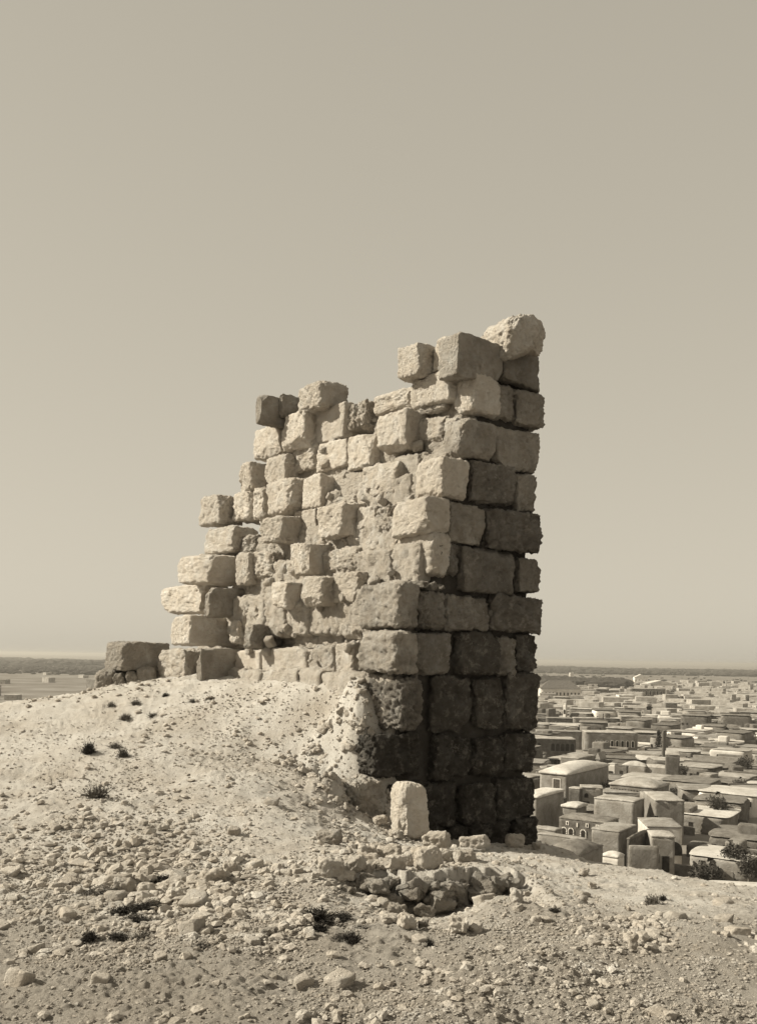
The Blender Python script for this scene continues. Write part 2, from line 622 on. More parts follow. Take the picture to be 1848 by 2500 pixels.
lface(2, 865, 1130, 1130, 905, 1100, .78, 'L', r=.05, rough=.8)
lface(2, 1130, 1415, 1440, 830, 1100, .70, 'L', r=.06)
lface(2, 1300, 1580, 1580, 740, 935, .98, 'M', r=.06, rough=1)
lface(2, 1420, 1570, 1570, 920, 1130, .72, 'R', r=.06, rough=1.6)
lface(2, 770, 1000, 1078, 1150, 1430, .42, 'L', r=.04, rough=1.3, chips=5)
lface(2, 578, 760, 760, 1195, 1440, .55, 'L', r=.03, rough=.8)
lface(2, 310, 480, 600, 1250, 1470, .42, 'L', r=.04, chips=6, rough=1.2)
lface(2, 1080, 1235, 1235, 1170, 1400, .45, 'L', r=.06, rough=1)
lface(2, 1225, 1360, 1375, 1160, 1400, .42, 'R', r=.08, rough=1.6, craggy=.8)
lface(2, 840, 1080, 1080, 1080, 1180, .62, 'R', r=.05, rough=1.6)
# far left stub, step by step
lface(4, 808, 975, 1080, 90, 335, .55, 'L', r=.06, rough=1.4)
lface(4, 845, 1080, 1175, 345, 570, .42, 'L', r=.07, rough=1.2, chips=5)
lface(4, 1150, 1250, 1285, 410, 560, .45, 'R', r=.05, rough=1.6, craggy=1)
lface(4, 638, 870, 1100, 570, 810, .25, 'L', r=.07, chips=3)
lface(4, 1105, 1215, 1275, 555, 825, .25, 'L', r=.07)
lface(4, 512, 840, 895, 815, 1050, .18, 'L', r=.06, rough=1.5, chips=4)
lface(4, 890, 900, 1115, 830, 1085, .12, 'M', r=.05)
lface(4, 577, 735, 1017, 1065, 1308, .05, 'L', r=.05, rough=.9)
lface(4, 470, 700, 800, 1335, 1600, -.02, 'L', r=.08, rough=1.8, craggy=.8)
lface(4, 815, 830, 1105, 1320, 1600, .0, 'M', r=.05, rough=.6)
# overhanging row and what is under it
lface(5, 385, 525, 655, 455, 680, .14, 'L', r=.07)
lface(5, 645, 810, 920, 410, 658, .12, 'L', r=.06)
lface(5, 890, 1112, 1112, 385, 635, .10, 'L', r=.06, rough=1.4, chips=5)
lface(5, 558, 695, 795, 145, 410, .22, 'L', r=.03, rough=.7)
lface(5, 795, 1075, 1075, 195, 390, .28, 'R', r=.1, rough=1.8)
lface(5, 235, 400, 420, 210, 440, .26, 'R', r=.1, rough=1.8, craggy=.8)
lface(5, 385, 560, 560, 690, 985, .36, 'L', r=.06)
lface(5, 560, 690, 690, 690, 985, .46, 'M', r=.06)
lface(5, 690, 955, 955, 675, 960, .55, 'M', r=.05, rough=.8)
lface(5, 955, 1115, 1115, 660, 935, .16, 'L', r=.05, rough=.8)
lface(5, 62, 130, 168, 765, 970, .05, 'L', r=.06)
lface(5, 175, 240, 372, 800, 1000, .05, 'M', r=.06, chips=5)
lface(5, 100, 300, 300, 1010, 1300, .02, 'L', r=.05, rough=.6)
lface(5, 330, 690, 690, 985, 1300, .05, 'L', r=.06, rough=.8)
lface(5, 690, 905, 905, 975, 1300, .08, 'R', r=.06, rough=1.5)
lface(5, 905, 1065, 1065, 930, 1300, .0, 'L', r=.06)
N_PARTS = n_blocks

# --- loose blocks lying on the ruin (things of their own)
lface(1, 228, 410, 512, 385, 660, .96, 'L', r=.05, rough=.8, thing=('loose_block', 'small squared block jutting into the sky left of the tower top', 'stone block'))
lface(2, 600, 800, 912, 170, 405, .96, 'L', r=.10, rough=1.4, chips=5, thing=('loose_block', 'rounded pitted block perched on the middle of the broken wall', 'stone block'))
lface(2, 270, 330, 505, 270, 512, .80, 'M', r=.015, rough=.3, chips=8, jit=.10, thing=('loose_block', 'sharp angular dark block overhanging the left end of the wall top', 'stone block'))
lface(2, 470, 500, 612, 258, 450, 1.0, 'M', r=.03, rough=.8, thing=('loose_block', 'shaded block wedged between the angular and the rounded perched blocks', 'stone block'))
lface(4, 50, 185, 452, 1272, 1525, -.25, 'M', r=.07, rough=1.1, craggy=.3, chips=2, thing=('loose_block', 'big pitted boulder resting alone at the far left low wall', 'stone block'))
P0 = unproj(1248, 832, 13.3)
p, q = stone_verts((.345, .42, .29), .10, 77, 1.3, 9, 38, .13, .5)
p = rot_e(p, (.12, 0, .5))
p[:, 2] += .34 * p[:, 0] * (p[:, 0] < .25) + .085 * (p[:, 0] >= .25) - .5 * np.clip(p[:, 0] - .25, 0, 1)
me = mesh_from('loose_block', p, quads=q, mat=M_LIGHT)
tag(link('loose_block', me, None, P0), 'craggy sunlit boulder on the very top of the tower', 'stone block')

# --- rubble core behind the facing
cv, cq, base = [], [], 0


def core_box(u0, u1, v0, v1, z0, z1, n=34, seed=1, rough=1.0, cr_=1.0):
    k = max(1, int(round((v1 - v0) / .55)))
    e = np.linspace(v0, v1, k + 1)
    r_ = np.random.default_rng(seed)
    for j in range(k):
        core_bit(u0 + r_.uniform(-.05, .05), u1, e[j] - .05, e[j + 1] + .05, z0 - .03 + r_.uniform(-.03, .03), z1 + r_.uniform(-.04, .02), 22, seed * 31 + j, rough, cr_)


def core_bit(u0, u1, v0, v1, z0, z1, n, seed, rough, cr_):
    global base
    h = np.array(((u1 - u0) / 2, (v1 - v0) / 2, (z1 - z0) / 2))
    p, q = stone_verts(h, .09, seed, rough, 0, n, .0, cr_)
    p = np.stack([p[:, 0] * DR[0] + p[:, 1] * DL[0], p[:, 0] * DR[1] + p[:, 1] * DL[1], p[:, 2]], 1) + W((u0 + u1) / 2, (v0 + v1) / 2, (z0 + z1) / 2)
    cv.append(p); cq.append(q + base); base += len(p)


def zc(y, Y=12.6): return -(y - CY) / F * Y


# wall leg: (y top, y bottom at corner, left limit pixel x at that height, y there)
for i, (zt, zb, xl, yl, rec) in enumerate([
        (860, 950, 1030, 950, .22), (945, 1045, 905, 960, .16), (1000, 1110, 700, 1010, .16), (1080, 1180, 700, 1060, .14),
        (1130, 1250, 625, 1150, .16), (1235, 1345, 560, 1215, .12), (1325, 1430, 560, 1300, .12), (1420, 1545, 510, 1380, .16),
        (1530, 1650, 470, 1480, .50), (1640, 1900, 470, 1600, .2)]):
    U = Uof((zt + zb) / 2) + rec - .02
    v1 = v_on_u(ray(xl, yl)[0], U) - .12
    core_box(U, U + 1.0, .25, v1, zc(zb), zc(zt), 44, 200 + i)
core1 = (cv, cq, base)
cv, cq, base = [], [], 0
for i, (zt, zb) in enumerate([(800, 930), (920, 1060), (1050, 1200), (1190, 1330), (1320, 1460), (1450, 1600), (1590, 1760), (1750, 1950), (1940, 2160)]):
    U = max(Uof((zt + zb) / 2), -.5) + .38
    core_box(U, 2.42, .20, 1.4, zc(zb), zc(zt), 40, 300 + i, .6, .4)
cvv = np.concatenate(cv) - RUIN_OFF
link('tower_core', mesh_from('tower_core', cvv, quads=np.concatenate(cq), mat=M_MORTAR_D), ruin)
cv, cq, base = core1
# chinking stones packed in the joints of the broken face
rs = np.random.default_rng(4)
for i in range(110):
    y = rs.uniform(980, 1620)
    xlim = np.interp(y, [980, 1100, 1200, 1300, 1400, 1500, 1640], [880, 650, 620, 560, 500, 480, 480])
    x = rs.uniform(xlim + 30, np.interp(y, [980, 1640], [1080, 900]))
    U = Uof(y) + rs.uniform(.12, .24)
    v = v_on_u(ray(x, y)[0], U)
    if v < .2: continue
    P = W(U, v)
    z = ray(x, y)[1] * P[1]
    s_ = rs.uniform(.03, .085)
    p, q = stone_verts(np.array((1, rs.uniform(.6, 1.3), rs.uniform(.5, .9))) * s_, s_ * .4, 500 + i, .5, 3, 7, .15)
    p = rot_e(p, tuple(rs.uniform(-1, 1, 3)))
    P[2] = z
    cv.append(p + P); cq.append(q + base); base += len(p)
cvv = np.concatenate(cv) - RUIN_OFF
link('rubble_core', mesh_from('rubble_core', cvv, quads=np.concatenate(cq), mat=M_MORTAR), ruin)

# ------------------------------------------------------------------ the hill
CP = []   # control points (X, Y, z)
for px, py, Y in [
        (0, 2500, 4.2), (462, 2500, 4.15), (924, 2500, 4.1), (1386, 2500, 4.1), (1848, 2500, 4.1),
        (200, 2325, 5.2), (600, 2325, 5.1), (924, 2325, 5.05), (1300, 2325, 5.0), (1650, 2325, 5.0), (1848, 2330, 5.0),
        (0, 2180, 6.8), (200, 2190, 6.8), (450, 2200, 6.7), (700, 2200, 6.6), (924, 2205, 6.5), (1200, 2210, 6.5), (1450, 2210, 6.6), (1650, 2210, 7.0), (1848, 2220, 7.0),
        (0, 2070, 8.4), (200, 2080, 8.4), (450, 2090, 8.3), (700, 2090, 8.2), (850, 2110, 8.0), (1000, 2110, 8.1), (1200, 2105, 8.4), (1290, 2130, 8.4), (1500, 2155, 8.6), (1650, 2170, 8.6),
        (0, 1960, 10.2), (200, 1965, 10.1), (450, 1975, 10.0), (650, 1985, 10.0), (760, 2010, 10.0), (860, 2050, 9.9), (1000, 2068, 10.3), (1130, 2085, 10.4), (1220, 2088, 10.8),
        (1400, 2100, 12.0), (1500, 2115, 11.2), (1650, 2138, 10.2), (1848, 2170, 9.4),
        (0, 1850, 11.9), (200, 1850, 11.8), (450, 1865, 11.6), (650, 1880, 11.7), (755, 1900, 11.9), (760, 1800, 12.7),
        (800, 1930, 11.7), (790, 1990, 10.8), (800, 1830, 12.3), (830, 1720, 12.9), (850, 1655, 13.0),
        (0, 1760, 13.6), (200, 1750, 13.8), (400, 1745, 13.6), (600, 1740, 13.4), (720, 1720, 13.2),
        (330, 1668, 16.3), (430, 1650, 16.4), (560, 1647, 15.8), (700, 1650, 14.8), (790, 1652, 14.0),
        (240, 1685, 16.5), (100, 1712, 16.5), (0, 1728, 16.5)]:
    CP.append(unproj(px, py, Y))
CP += [np.array(c) for c in [(-9, 3, -1.2), (-9, 9, -1.2), (-9, 16, -1.3), (0, 1.0, -1.62), (-4, 1, -1.5), (4, 1, -1.75), (8, 4, -2.6), (7, 8, -3.0),
                             (-3, 19, -.9), (0, 18, -1.2), (3, 17, -3), (-7, 19, -1.8), (1.5, 15.5, -2.2), tuple(W(.3, .6, -1.4)), tuple(W(1, 1.2, -1.6)), tuple(W(2, 1.2, -2.2))]]
for u_, y_ in [(-.7, 2008), (-.35, 2022), (0, 2035), (.5, 2048), (1.0, 2056), (1.6, 2062), (2.2, 2066), (2.7, 2072)]:
    P_ = W(u_, -.12)
    x_ = project(np.array((P_[0], P_[1], -2.5)))[0]
    zz = ray(x_, y_)[1] * P_[1]
    CP.append(np.array((P_[0], P_[1], zz)))
    if u_ > .4: P2 = W(u_, .5); CP.append(np.array((P2[0], P2[1], zz + .05)))
for u_, v_, y_ in [(-.97, .25, 1905), (-.97, -.02, 1975), (-.85, -.22, 2004), (-.5, -.25, 2016), (-.8, -.02, 1998), (-.6, .02, 2008), (-.60, .45, 1875), (-.60, .65, 1845), (-.55, .5, 1790), (-.38, .45, 1745), (-.3, .6, 1700), (-.3, .9, 1668)]:
    P_ = W(u_, v_)
    x_ = project(np.array((P_[0], P_[1], -1.5)))[0]
    CP.append(np.array((P_[0], P_[1], ray(x_, y_)[1] * P_[1])))
CP = np.array(CP)


def tps_fit(P, lam=.0004):
    d = np.linalg.norm(P[:, None, :2] - P[None, :, :2], axis=2)
    K = np.where(d > 0, d * d * np.log(d + 1e-12), 0) + lam * np.eye(len(P)) * 10
    A = np.hstack([np.ones((len(P), 1)), P[:, :2]])
    M = np.block([[K, A], [A.T, np.zeros((3, 3))]])
    return np.linalg.solve(M, np.concatenate([P[:, 2], np.zeros(3)]))


TPS = tps_fit(CP)
# broken earth bank (ledge) in front: polyline of its lip
LIP = np.array([unproj(x, y, Y)[:2] for x, y, Y in [(815, 2165, 7.35), (880, 2145, 7.45), (985, 2130, 7.5), (1075, 2118, 7.55), (1150, 2108, 7.7), (1225, 2112, 7.75), (1290, 2120, 7.7)]])


def hill_z(X, Y):
    out = np.empty(len(X))
    for s0 in range(0, len(X), 20000):
        x, y = X[s0:s0 + 20000], Y[s0:s0 + 20000]
        d2 = (x[:, None] - CP[None, :, 0]) ** 2 + (y[:, None] - CP[None, :, 1]) ** 2
        out[s0:s0 + 20000] = (np.where(d2 > 1e-12, .5 * d2 * np.log(d2 + 1e-12), 0) @ TPS[:-3]) + TPS[-3] + TPS[-2] * x + TPS[-1] * y
    # rolled-off far side of the hill
    xs = np.array([-60, -12, -9, -5, -1, 1.0, 2.6, 3.6, 4.6, 5.5, 9, 60]); ys = np.array([-30, 14, 17, 18.3, 18, 16, 13.8, 11.6, 10.0, 8.4, 0, -60])
    yc = np.interp(X, xs, ys)
    e = (Y - yc) * .75
    fall = np.where(e > 0, .55 * e + .10 * np.minimum(e, 3) ** 2, 0)
    e2 = np.maximum(np.abs(X) - 9, 0)
    z = np.clip(out, -5, 1) - np.where(fall < 0, 0, fall) - e2 * .5
    # the ledge
    d = np.interp(X, LIP[:, 0], LIP[:, 1]) - Y + .16 * vnoise(np.stack([X * 3.1, Y * 0 + 3, X * 0], 1)) + .06 * vnoise(np.stack([X * 13, Y * 9, X * 0], 1))
    env = np.clip((X - LIP[0, 0]) / .45, 0, 1) * np.clip((LIP[-1, 0] + .05 - X) / .22, 0, 1)
    hv = .25 + .09 * vnoise(np.stack([X * 1.9, X * 0 + 8, X * 0], 1))
    cut = np.clip(d / .06, 0, 1) * np.clip(1 - (d - .15) / (1.5 + .5 * vnoise(np.stack([X * 2.3, Y * 2, X * 0], 1))), 0, 1)
    lip = np.clip(1 + d / .9, 0, 1) * (d < 0) * .05
    z = z - hv * cut * env + lip * env
    return np.maximum(z, -36)


def rough_z(X, Y):
    P = np.stack([X, Y, np.zeros_like(X)], 1)
    k = np.clip(1.25 - Y / 40, .3, 1)
    z = .07 * fbm(P * 1.1 + 5, 3) + .035 * fbm(P * 4.2 + 9, 3, .6) * k
    m = np.clip(fbm(P * 1.5 + 31, 2) + .35, 0, 1)
    rel = P[:, :2] - K0
    near = np.exp(-(((rel @ DR) + .75) / .55) ** 2 - (((rel @ DL) - .25) / .9) ** 2)
    z = z + near * (.15 * fbm(P * 4 + 3, 3, .65) + .09 * np.abs(fbm(P * 11 + 60, 2, .6)))
    z = z + .030 * m * np.abs(fbm(P * 13 + 3, 2, .6)) + .018 * fbm(P * 30, 3, .6) * (.5 + m)
    return z


def gz(X, Y):
    X = np.atleast_1d(np.asarray(X, float)); Y = np.atleast_1d(np.asarray(Y, float))
    return hill_z(X, Y) + rough_z(X, Y)


def ground_hit(px, py):
    a, b = ray(px, py)
    Y = np.linspace(3, 26, 700)
    g = gz(a * Y, Y)
    zr = b * Y
    k = np.where(zr < g)[0]
    if len(k) == 0: return None
    y = Y[k[0]]
    return np.array((a * y, y, g[k[0]]))


# perspective-graded grid
ss = np.concatenate([np.linspace(-2.6, -.55, 70)[:-1], np.linspace(-.55, .55, 560), np.linspace(.55, 2.6, 70)[1:]])
iy = np.concatenate([1 / np.linspace(1 / 1.2, 1 / 3.3, 60)[:-1], 1 / np.linspace(1 / 3.3, 1 / 19, 620), np.linspace(19, 120, 90)[1:]])
S, YY = np.meshgrid(ss, iy, indexing='ij')
X = (S * (YY + .0)).ravel(); Yf = YY.ravel()
Z = gz(X, Yf)
idx = np.arange(len(X)).reshape(S.shape)
quads = np.stack([idx[:-1, :-1], idx[1:, :-1], idx[1:, 1:], idx[:-1, 1:]], -1).reshape(-1, 4)
hill = link('hill', mesh_from('hill', np.stack([X, Yf, Z], 1), quads=quads, mat=M_GROUND))
tag(hill, kind='structure', label='stony bare hilltop with dry earth and gravel')

# ------------------------------------------------------------------ plain below
M_PLAIN = plain_mat('dusty_plain', [(.35, tone(.12, 1)), (.5, tone(.17, .6)), (.65, tone(.24, .3))], .02, 9)
gx = np.concatenate([-np.geomspace(26000, 60, 50), np.linspace(-50, 50, 11), np.geomspace(60, 26000, 50)])
gy = np.concatenate([np.linspace(-400, 100, 12)[:-1], np.geomspace(100, 30000, 90)])
A, B = np.meshgrid(gx, gy, indexing='ij')
idx = np.arange(A.size).reshape(A.shape)
quads = np.stack([idx[:-1, :-1], idx[1:, :-1], idx[1:, 1:], idx[:-1, 1:]], -1).reshape(-1, 4)
tag(link('plain', mesh_from('plain', np.stack([A.ravel(), B.ravel(), np.full(A.size, -35.0)], 1), quads=quads, mat=M_PLAIN)), kind='structure', label='flat dusty plain reaching the horizon')

# ------------------------------------------------------------------ rocks on the hill (things)
ROCK_V = []


def rock_mesh(seed, n=9, flat=.7, mat=None):
    r_ = np.random.default_rng(seed)
    h = np.array((1, r_.uniform(.65, 1.0), r_.uniform(.45, .8) * flat / .7)) * .5
    p, q = stone_verts(h, h.min() * r_.uniform(.15, .45), seed, 1.2, 9, n, .2)
    p = p * (1 / 1.1)
    p[:, 2] += h[2] * .55
    return mesh_from('rock', p, quads=q, mat=mat or M_ROCK, smooth=True)


NAMED = []


USED = set()


def uniq(prefix, px, py, k):
    for rank in range(10):
        lb = prefix + near_label(px, py, k, rank)
        if lb not in USED: break
    else: lb = prefix + near_label(px, py, k)
    USED.add(lb)
    return lb


def near_label(px, py, k_first, rank=0):
    if px is None or not NAMED: return ''
    d_ = [(math.hypot((px - n[0]), (py - n[1]) * 1.5), n) for n in NAMED]
    n = sorted(d_, key=lambda t: t[0])[min(rank, len(d_) - 1)][1]
    dx, dy = px - n[0], py - n[1]
    side = ('right of' if dx > 0 else 'left of') if abs(dx) > abs(dy) * 1.3 else ('in front of' if dy > 0 else 'behind')
    return side + ' the ' + ' '.join(n[2].split()[:k_first])


def place_rock(px, py, wpx, hpx, label, group=None, seed=1, mat=None, cat='rock', n=16, yaw=None, name='rock', lift=0.0, tilt=.15):
    g = ground_hit(px, py + hpx * .5)
    if g is None: return None
    NAMED.append((px, py, label))
    w = wpx / F * g[1]
    hh = hpx / F * g[1]
    r_ = np.random.default_rng(seed)
    p, q = stone_verts((w / 2, w / 2 * r_.uniform(.6, .9), hh / 2), min(w, hh) * .28, seed, .45 + w, 7, n, .16)
    p = rot_e(p, tuple(r_.uniform(-tilt, tilt, 2)) + (0,))
    p = rot_z(p, r_.uniform(-.4, .4) if yaw is None else yaw)
    p[:, 2] += hh * .42 + lift
    o = link(name, mesh_from(name, p, quads=q, mat=mat or M_ROCK), None, g + np.array((0, w * .25, 0)))
    return tag(o, label, cat, group)


G = lambda a, b: (690 + .3027 * a, 1960 + .3027 * b)
H_ = lambda a, b: (1190 + .3027 * a, 1960 + .3027 * b)
T_ = lambda a, b: (190 + .3027 * a, 1960 + .3027 * b)
big = [
    (G, 1150, 245, 1335, 392, 'large pointed pale rock topping the rubble at the tower foot'),
    (G, 1070, 385, 1255, 528, 'big blunt rock just below the pointed pale rock'),
    (G, 1270, 395, 1382, 478, 'leaning triangular rock right of the blunt rock'),
    (G, 1380, 405, 1535, 478, 'low wide rock at the right end of the rubble row'),
    (G, 1460, 295, 1645, 368, 'long low pale rock lying against the dark tower base'),
    (G, 310, 470, 468, 600, 'round pale rock at the left end of the rubble row'),
    (G, 498, 480, 650, 592, 'split rock with a dark notch beside the round one'),
    (G, 620, 425, 752, 500, 'pale rock lying behind the split rock'),
    (G, 835, 450, 982, 562, 'rock with a dark right side at the front of the rubble'),
    (G, 780, 372, 942, 455, 'flat topped rock in the middle of the rubble'),
    (G, 622, 368, 760, 440, 'oval rock half buried left of the middle of the rubble'),
    (G, 308, 238, 446, 332, 'lone dark sided boulder on the slope above the rubble'),
    (G, 230, 568, 312, 622, 'small white rounded stone under the round rock'),
    (G, 450, 575, 562, 642, 'small tilted stone in front of the split rock'),
    (G, 656, 500, 735, 590, 'upright narrow stone between split rock and flat slab'),
    (G, 720, 468, 850, 532, 'wedge shaped stone roofing a dark gap in the rubble'),
    (G, 770, 528, 838, 572, 'thin flat stone chip lying before the rubble'),
    (G, 855, 845, 980, 920, 'dark flat stone lying below the broken earth bank'),
    (G, 945, 930, 1065, 1015, 'pale block with a dark right end near the bottom'),
    (G, 800, 930, 925, 980, 'flat pale slab sunk in the earth below the bank'),
    (G, 1100, 975, 1170, 1022, 'small dark stone near the bottom right of centre'),
    (G, 955, 1070, 1015, 1112, 'small white angular stone low in the centre foreground'),
    (G, 1195, 330, 1290, 400, 'stone squeezed beneath the large pointed rock'),
    (G, 985, 405, 1070, 505, 'squat stone between dark sided rock and blunt rock'),
    (G, 735, 135, 830, 195, 'pale stone against the foot of the leaning slab'),
    (G, 930, 235, 975, 292, 'little knob of stone beside the leaning slab foot'),
    (G, 870, 220, 945, 285, 'chunky stone just left of the slab foot'),
    (G, 1365, 775, 1430, 835, 'grey oval stone under the dark hollow of the bank'),
    (G, 1350, 925, 1510, 1080, 'broad pale rock mass sunk in the right foreground earth'),
    (G, 1520, 990, 1600, 1060, 'squarish stone just right of the sunken pale mass'),
    (H_, 160, 268, 292, 362, 'domed pale rock against the right foot of the tower'),
    (H_, 368, 325, 432, 382, 'small rock at the outer right corner of the tower'),
    (H_, 745, 535, 820, 602, 'tilted stone alone on the pale slope at right'),
    (H_, 815, 650, 880, 692, 'half buried white stone on the right slope'),
    (H_, 200, 705, 278, 802, 'rounded boulder under the right end of the earth bank'),
    (H_, 285, 705, 348, 758, 'round stone at the right tip of the earth bank'),
    (H_, 85, 640, 165, 702, 'pale rock lying inside the bank hollow'),
    (H_, 1095, 830, 1145, 870, 'small bright stone isolated on the right slope'),
    (H_, 1140, 1070, 1210, 1190, 'lumpy pale rock in the lower right stone heap'),
    (H_, 490, 720, 530, 745, 'small dark pebble sized stone on the right slope'),
    (H_, 750, 775, 800, 805, 'flat brownish stone below the tilted one'),
    (T_, 270, 600, 450, 740, 'wide pale rock with dark underside at lower left'),
    (T_, 490, 670, 600, 750, 'rounded rock right of the wide pale rock'),
    (T_, 720, 700, 850, 805, 'pale rock at the lower edge of the stony scree'),
    (T_, 990, 560, 1180, 672, 'broad half buried pale rock right in the scree'),
    (T_, 1160, 480, 1270, 575, 'smooth white stone with a dark right edge on the scree'),
    (T_, 485, 965, 580, 1040, 'angular bright stone with black shadow near the bottom left'),
    (T_, 755, 1010, 815, 1050, 'little white stone right of the angular bright one'),
    (T_, 1085, 920, 1185, 975, 'pale boulder low in the left foreground'),
    (T_, 720, 880, 800, 925, 'flat pale stone above a dark hollow, left foreground'),
    (T_, 40, 1000, 80, 1050, 'bright stone at the far left bottom corner'),
    (T_, 1115, 1090, 1190, 1130, 'small flat stone near the bottom of the left foreground'),
    (T_, 120, 350, 230, 430, 'pale scree boulder near the left margin'),
    (T_, 830, 580, 900, 640, 'dark sided stone in the middle of the scree'),
    (T_, 640, 180, 740, 240, 'upper scree stone with a dark notch'),
    (T_, 180, 170, 240, 222, 'brown shaded stone high on the left scree'),
    (T_, 1480, 1025, 1590, 1075, 'dark flat stone casting a black shadow, bottom centre left'),
]
for i, (Z, a0, b0, a1, b1, lb) in enumerate(big):
    x0, y0 = Z(a0, b0); x1, y1 = Z(a1, b1)
    kb = 1.22 if i < 27 else 1.05
    place_rock((x0 + x1) / 2, (y0 + y1) / 2, (x1 - x0) * kb, (y1 - y0) * kb, lb, seed=1000 + i, mat=M_MID if 'dark' in lb.split()[:3] else None, n=18)

# leaning slab at the tower foot
x0, y0 = zx(6, 425), zy(6, 985); x1, y1 = zx(6, 690), zy(6, 1370)
Yb = 11.15
Pb = unproj((x0 + x1) / 2, y1 + 14, Yb)
w = (x1 - x0) / F * Yb; hh = (y1 - y0 + 14) / F * Yb
p, q = stone_verts((w / 2 * .84, .18, hh / 2), .07, 4243, .6, 8, 36, .09)
p[:, 0] *= 1 - .10 * p[:, 2] / hh - .35 * np.clip(p[:, 2] / (hh / 2) - .35, 0, 1) ** 2; p[:, 2] -= .12 * np.clip(p[:, 0], 0, 1) * (p[:, 2] > 0); p = rot_e(p, (-.10, .03, 0)); p = rot_z(p, .42)
p[:, 2] += hh / 2
tag(link('leaning_slab', mesh_from('leaning_slab', p, quads=q, mat=M_LIGHT), None, Pb), 'smooth upright pale slab leaning against the dark tower base', 'stone slab')
# low ruined footing under the far left boulder
for i, (a0, b0, a1, b1, lb) in enumerate([
        (0, 1535, 150, 1660, 'low pale masonry remnant under the far left boulder'),
        (145, 1550, 232, 1612, 'dark sided stone below the far left boulder'),
        (240, 1540, 362, 1605, 'pale stone propping the far left boulder'),
        (350, 1515, 480, 1585, 'rough lump between far left boulder and wall base')]):
    Yw = 17.2
    c = unproj(240 + .3027 * (a0 + a1) / 2, 1180 + .3027 * b1 + 8, Yw)
    w = .3027 * (a1 - a0) / F * Yw; hh = (.3027 * (b1 - b0) + 8) / F * Yw
    p, q = stone_verts((w / 2 * 1.1, .28, hh / 2 + .05), .09, 5200 + i, 1.4, 5, 20, .12)
    p[:, 2] += hh / 2
    tag(link('footing_stone', mesh_from('footing_stone', p, quads=q, mat=M_MID), None, c), lb, 'stone')

# scattered rocks: individuals sharing a few meshes
protos = [rock_mesh(2000 + k, 9, .8) for k in range(9)]
protos_flat = [rock_mesh(2100 + k, 9, .45) for k in range(4)]


def dens_scree(px, py):
    """how stony the photograph's ground is at a pixel (0..1)"""
    d = .12 * np.ones_like(px)
    d += .9 * np.exp(-(((px - 330) / 190) ** 2 + ((py - 2110) / 95) ** 2))
    d += .6 * np.exp(-(((px - 560) / 200) ** 2 + ((py - 2200) / 80) ** 2))
    d += .5 * np.exp(-(((px - 900) / 160) ** 2 + ((py - 2075) / 45) ** 2))
    d += .5 * np.exp(-(((px - 1560) / 110) ** 2 + ((py - 2290) / 45) ** 2))
    d += .45 * np.exp(-(((px - 690) / 70) ** 2 + ((py - 2290) / 60) ** 2))
    d += .35 * np.exp(-(((px - 80) / 120) ** 2 + ((py - 2150) / 120) ** 2))
    d += .35 * np.exp(-(((px - 1220) / 120) ** 2 + ((py - 2240) / 50) ** 2))
    d += .2 * np.exp(-(((px - 700) / 200) ** 2 + ((py - 1850) / 120) ** 2))
    d *= np.where((px > 1340) & (py < 2240), .3, 1)
    d *= np.where((px > 760) & (px < 1340) & (py > 2210), .6, 1)
    return np.clip(d, 0, 1)


def sample_ground(N_, seed, y0=3.4, y1=18.5, sr_=.62):
    r_ = np.random.default_rng(seed)
    s_ = r_.uniform(-sr_, sr_, N_)
    Y = 1 / r_.uniform(1 / y1, 1 / y0, N_)
    X = s_ * Y
    Z = gz(X, Y)
    px, py = project(np.stack([X, Y, Z], 1))
    # not under the ruin
    rel = np.stack([X, Y], 1) - K0
    u = rel @ DR; v = rel @ DL
    inside = (u > .0) & (u < 2.6) & (v > 0) & (v < 6)
    return X, Y, Z, px, py, ~inside, r_


X, Y, Z, px, py, ok, r_ = sample_ground(5000, 21)
keep = ok & (r_.random(len(X)) < dens_scree(px, py) ** 1.3)
ids = np.where(keep)[0][:235]
sizes = 0.055 + .10 * r_.random(len(ids)) ** 3
for s_, i in zip(sizes, ids):
    s_ = s_ * (1 + 0.3 * dens_scree(px[i:i + 1], py[i:i + 1])[0])
    me = protos_flat[r_.integers(4)] if r_.random() < .3 else protos[r_.integers(9)]
    o = link('loose_stone', me, None, (X[i], Y[i], Z[i] - s_ * .12))
    o.scale = (s_, s_ * r_.uniform(.8, 1.1), s_ * r_.uniform(.8, 1.1))
    o.rotation_euler = (r_.uniform(-.25, .25), r_.uniform(-.25, .25), r_.uniform(0, 6.3))
    flat = me in protos_flat
    sw = 'small' if s_ < .065 else ('fist sized' if s_ < .09 else 'large')
    lb = uniq(sw + (' flat' if flat else '') + ' pale stone ', px[i], py[i], 7)
    gr = 'loose stones scattered on the hill'
    tag(o, lb, 'stone', gr)

# gravel: one object, nobody could count it
ico = np.array([(0, .526, .851), (0, -.526, .851), (0, .526, -.851), (0, -.526, -.851), (.526, .851, 0), (-.526, .851, 0), (.526, -.851, 0), (-.526, -.851, 0), (.851, 0, .526), (-.851, 0, .526), (.851, 0, -.526), (-.851, 0, -.526)])
icf = np.array([(0, 1, 8), (0, 9, 1), (0, 4, 5), (0, 8, 4), (0, 5, 9), (2, 11, 3), (2, 3, 10), (2, 5, 4), (2, 4, 10), (2, 11, 5), (1, 6, 8), (1, 9, 7), (1, 7, 6), (3, 6, 7), (3, 10, 6), (3, 7, 11), (4, 8, 10), (5, 11, 9), (6, 10, 8), (7, 9, 11)])


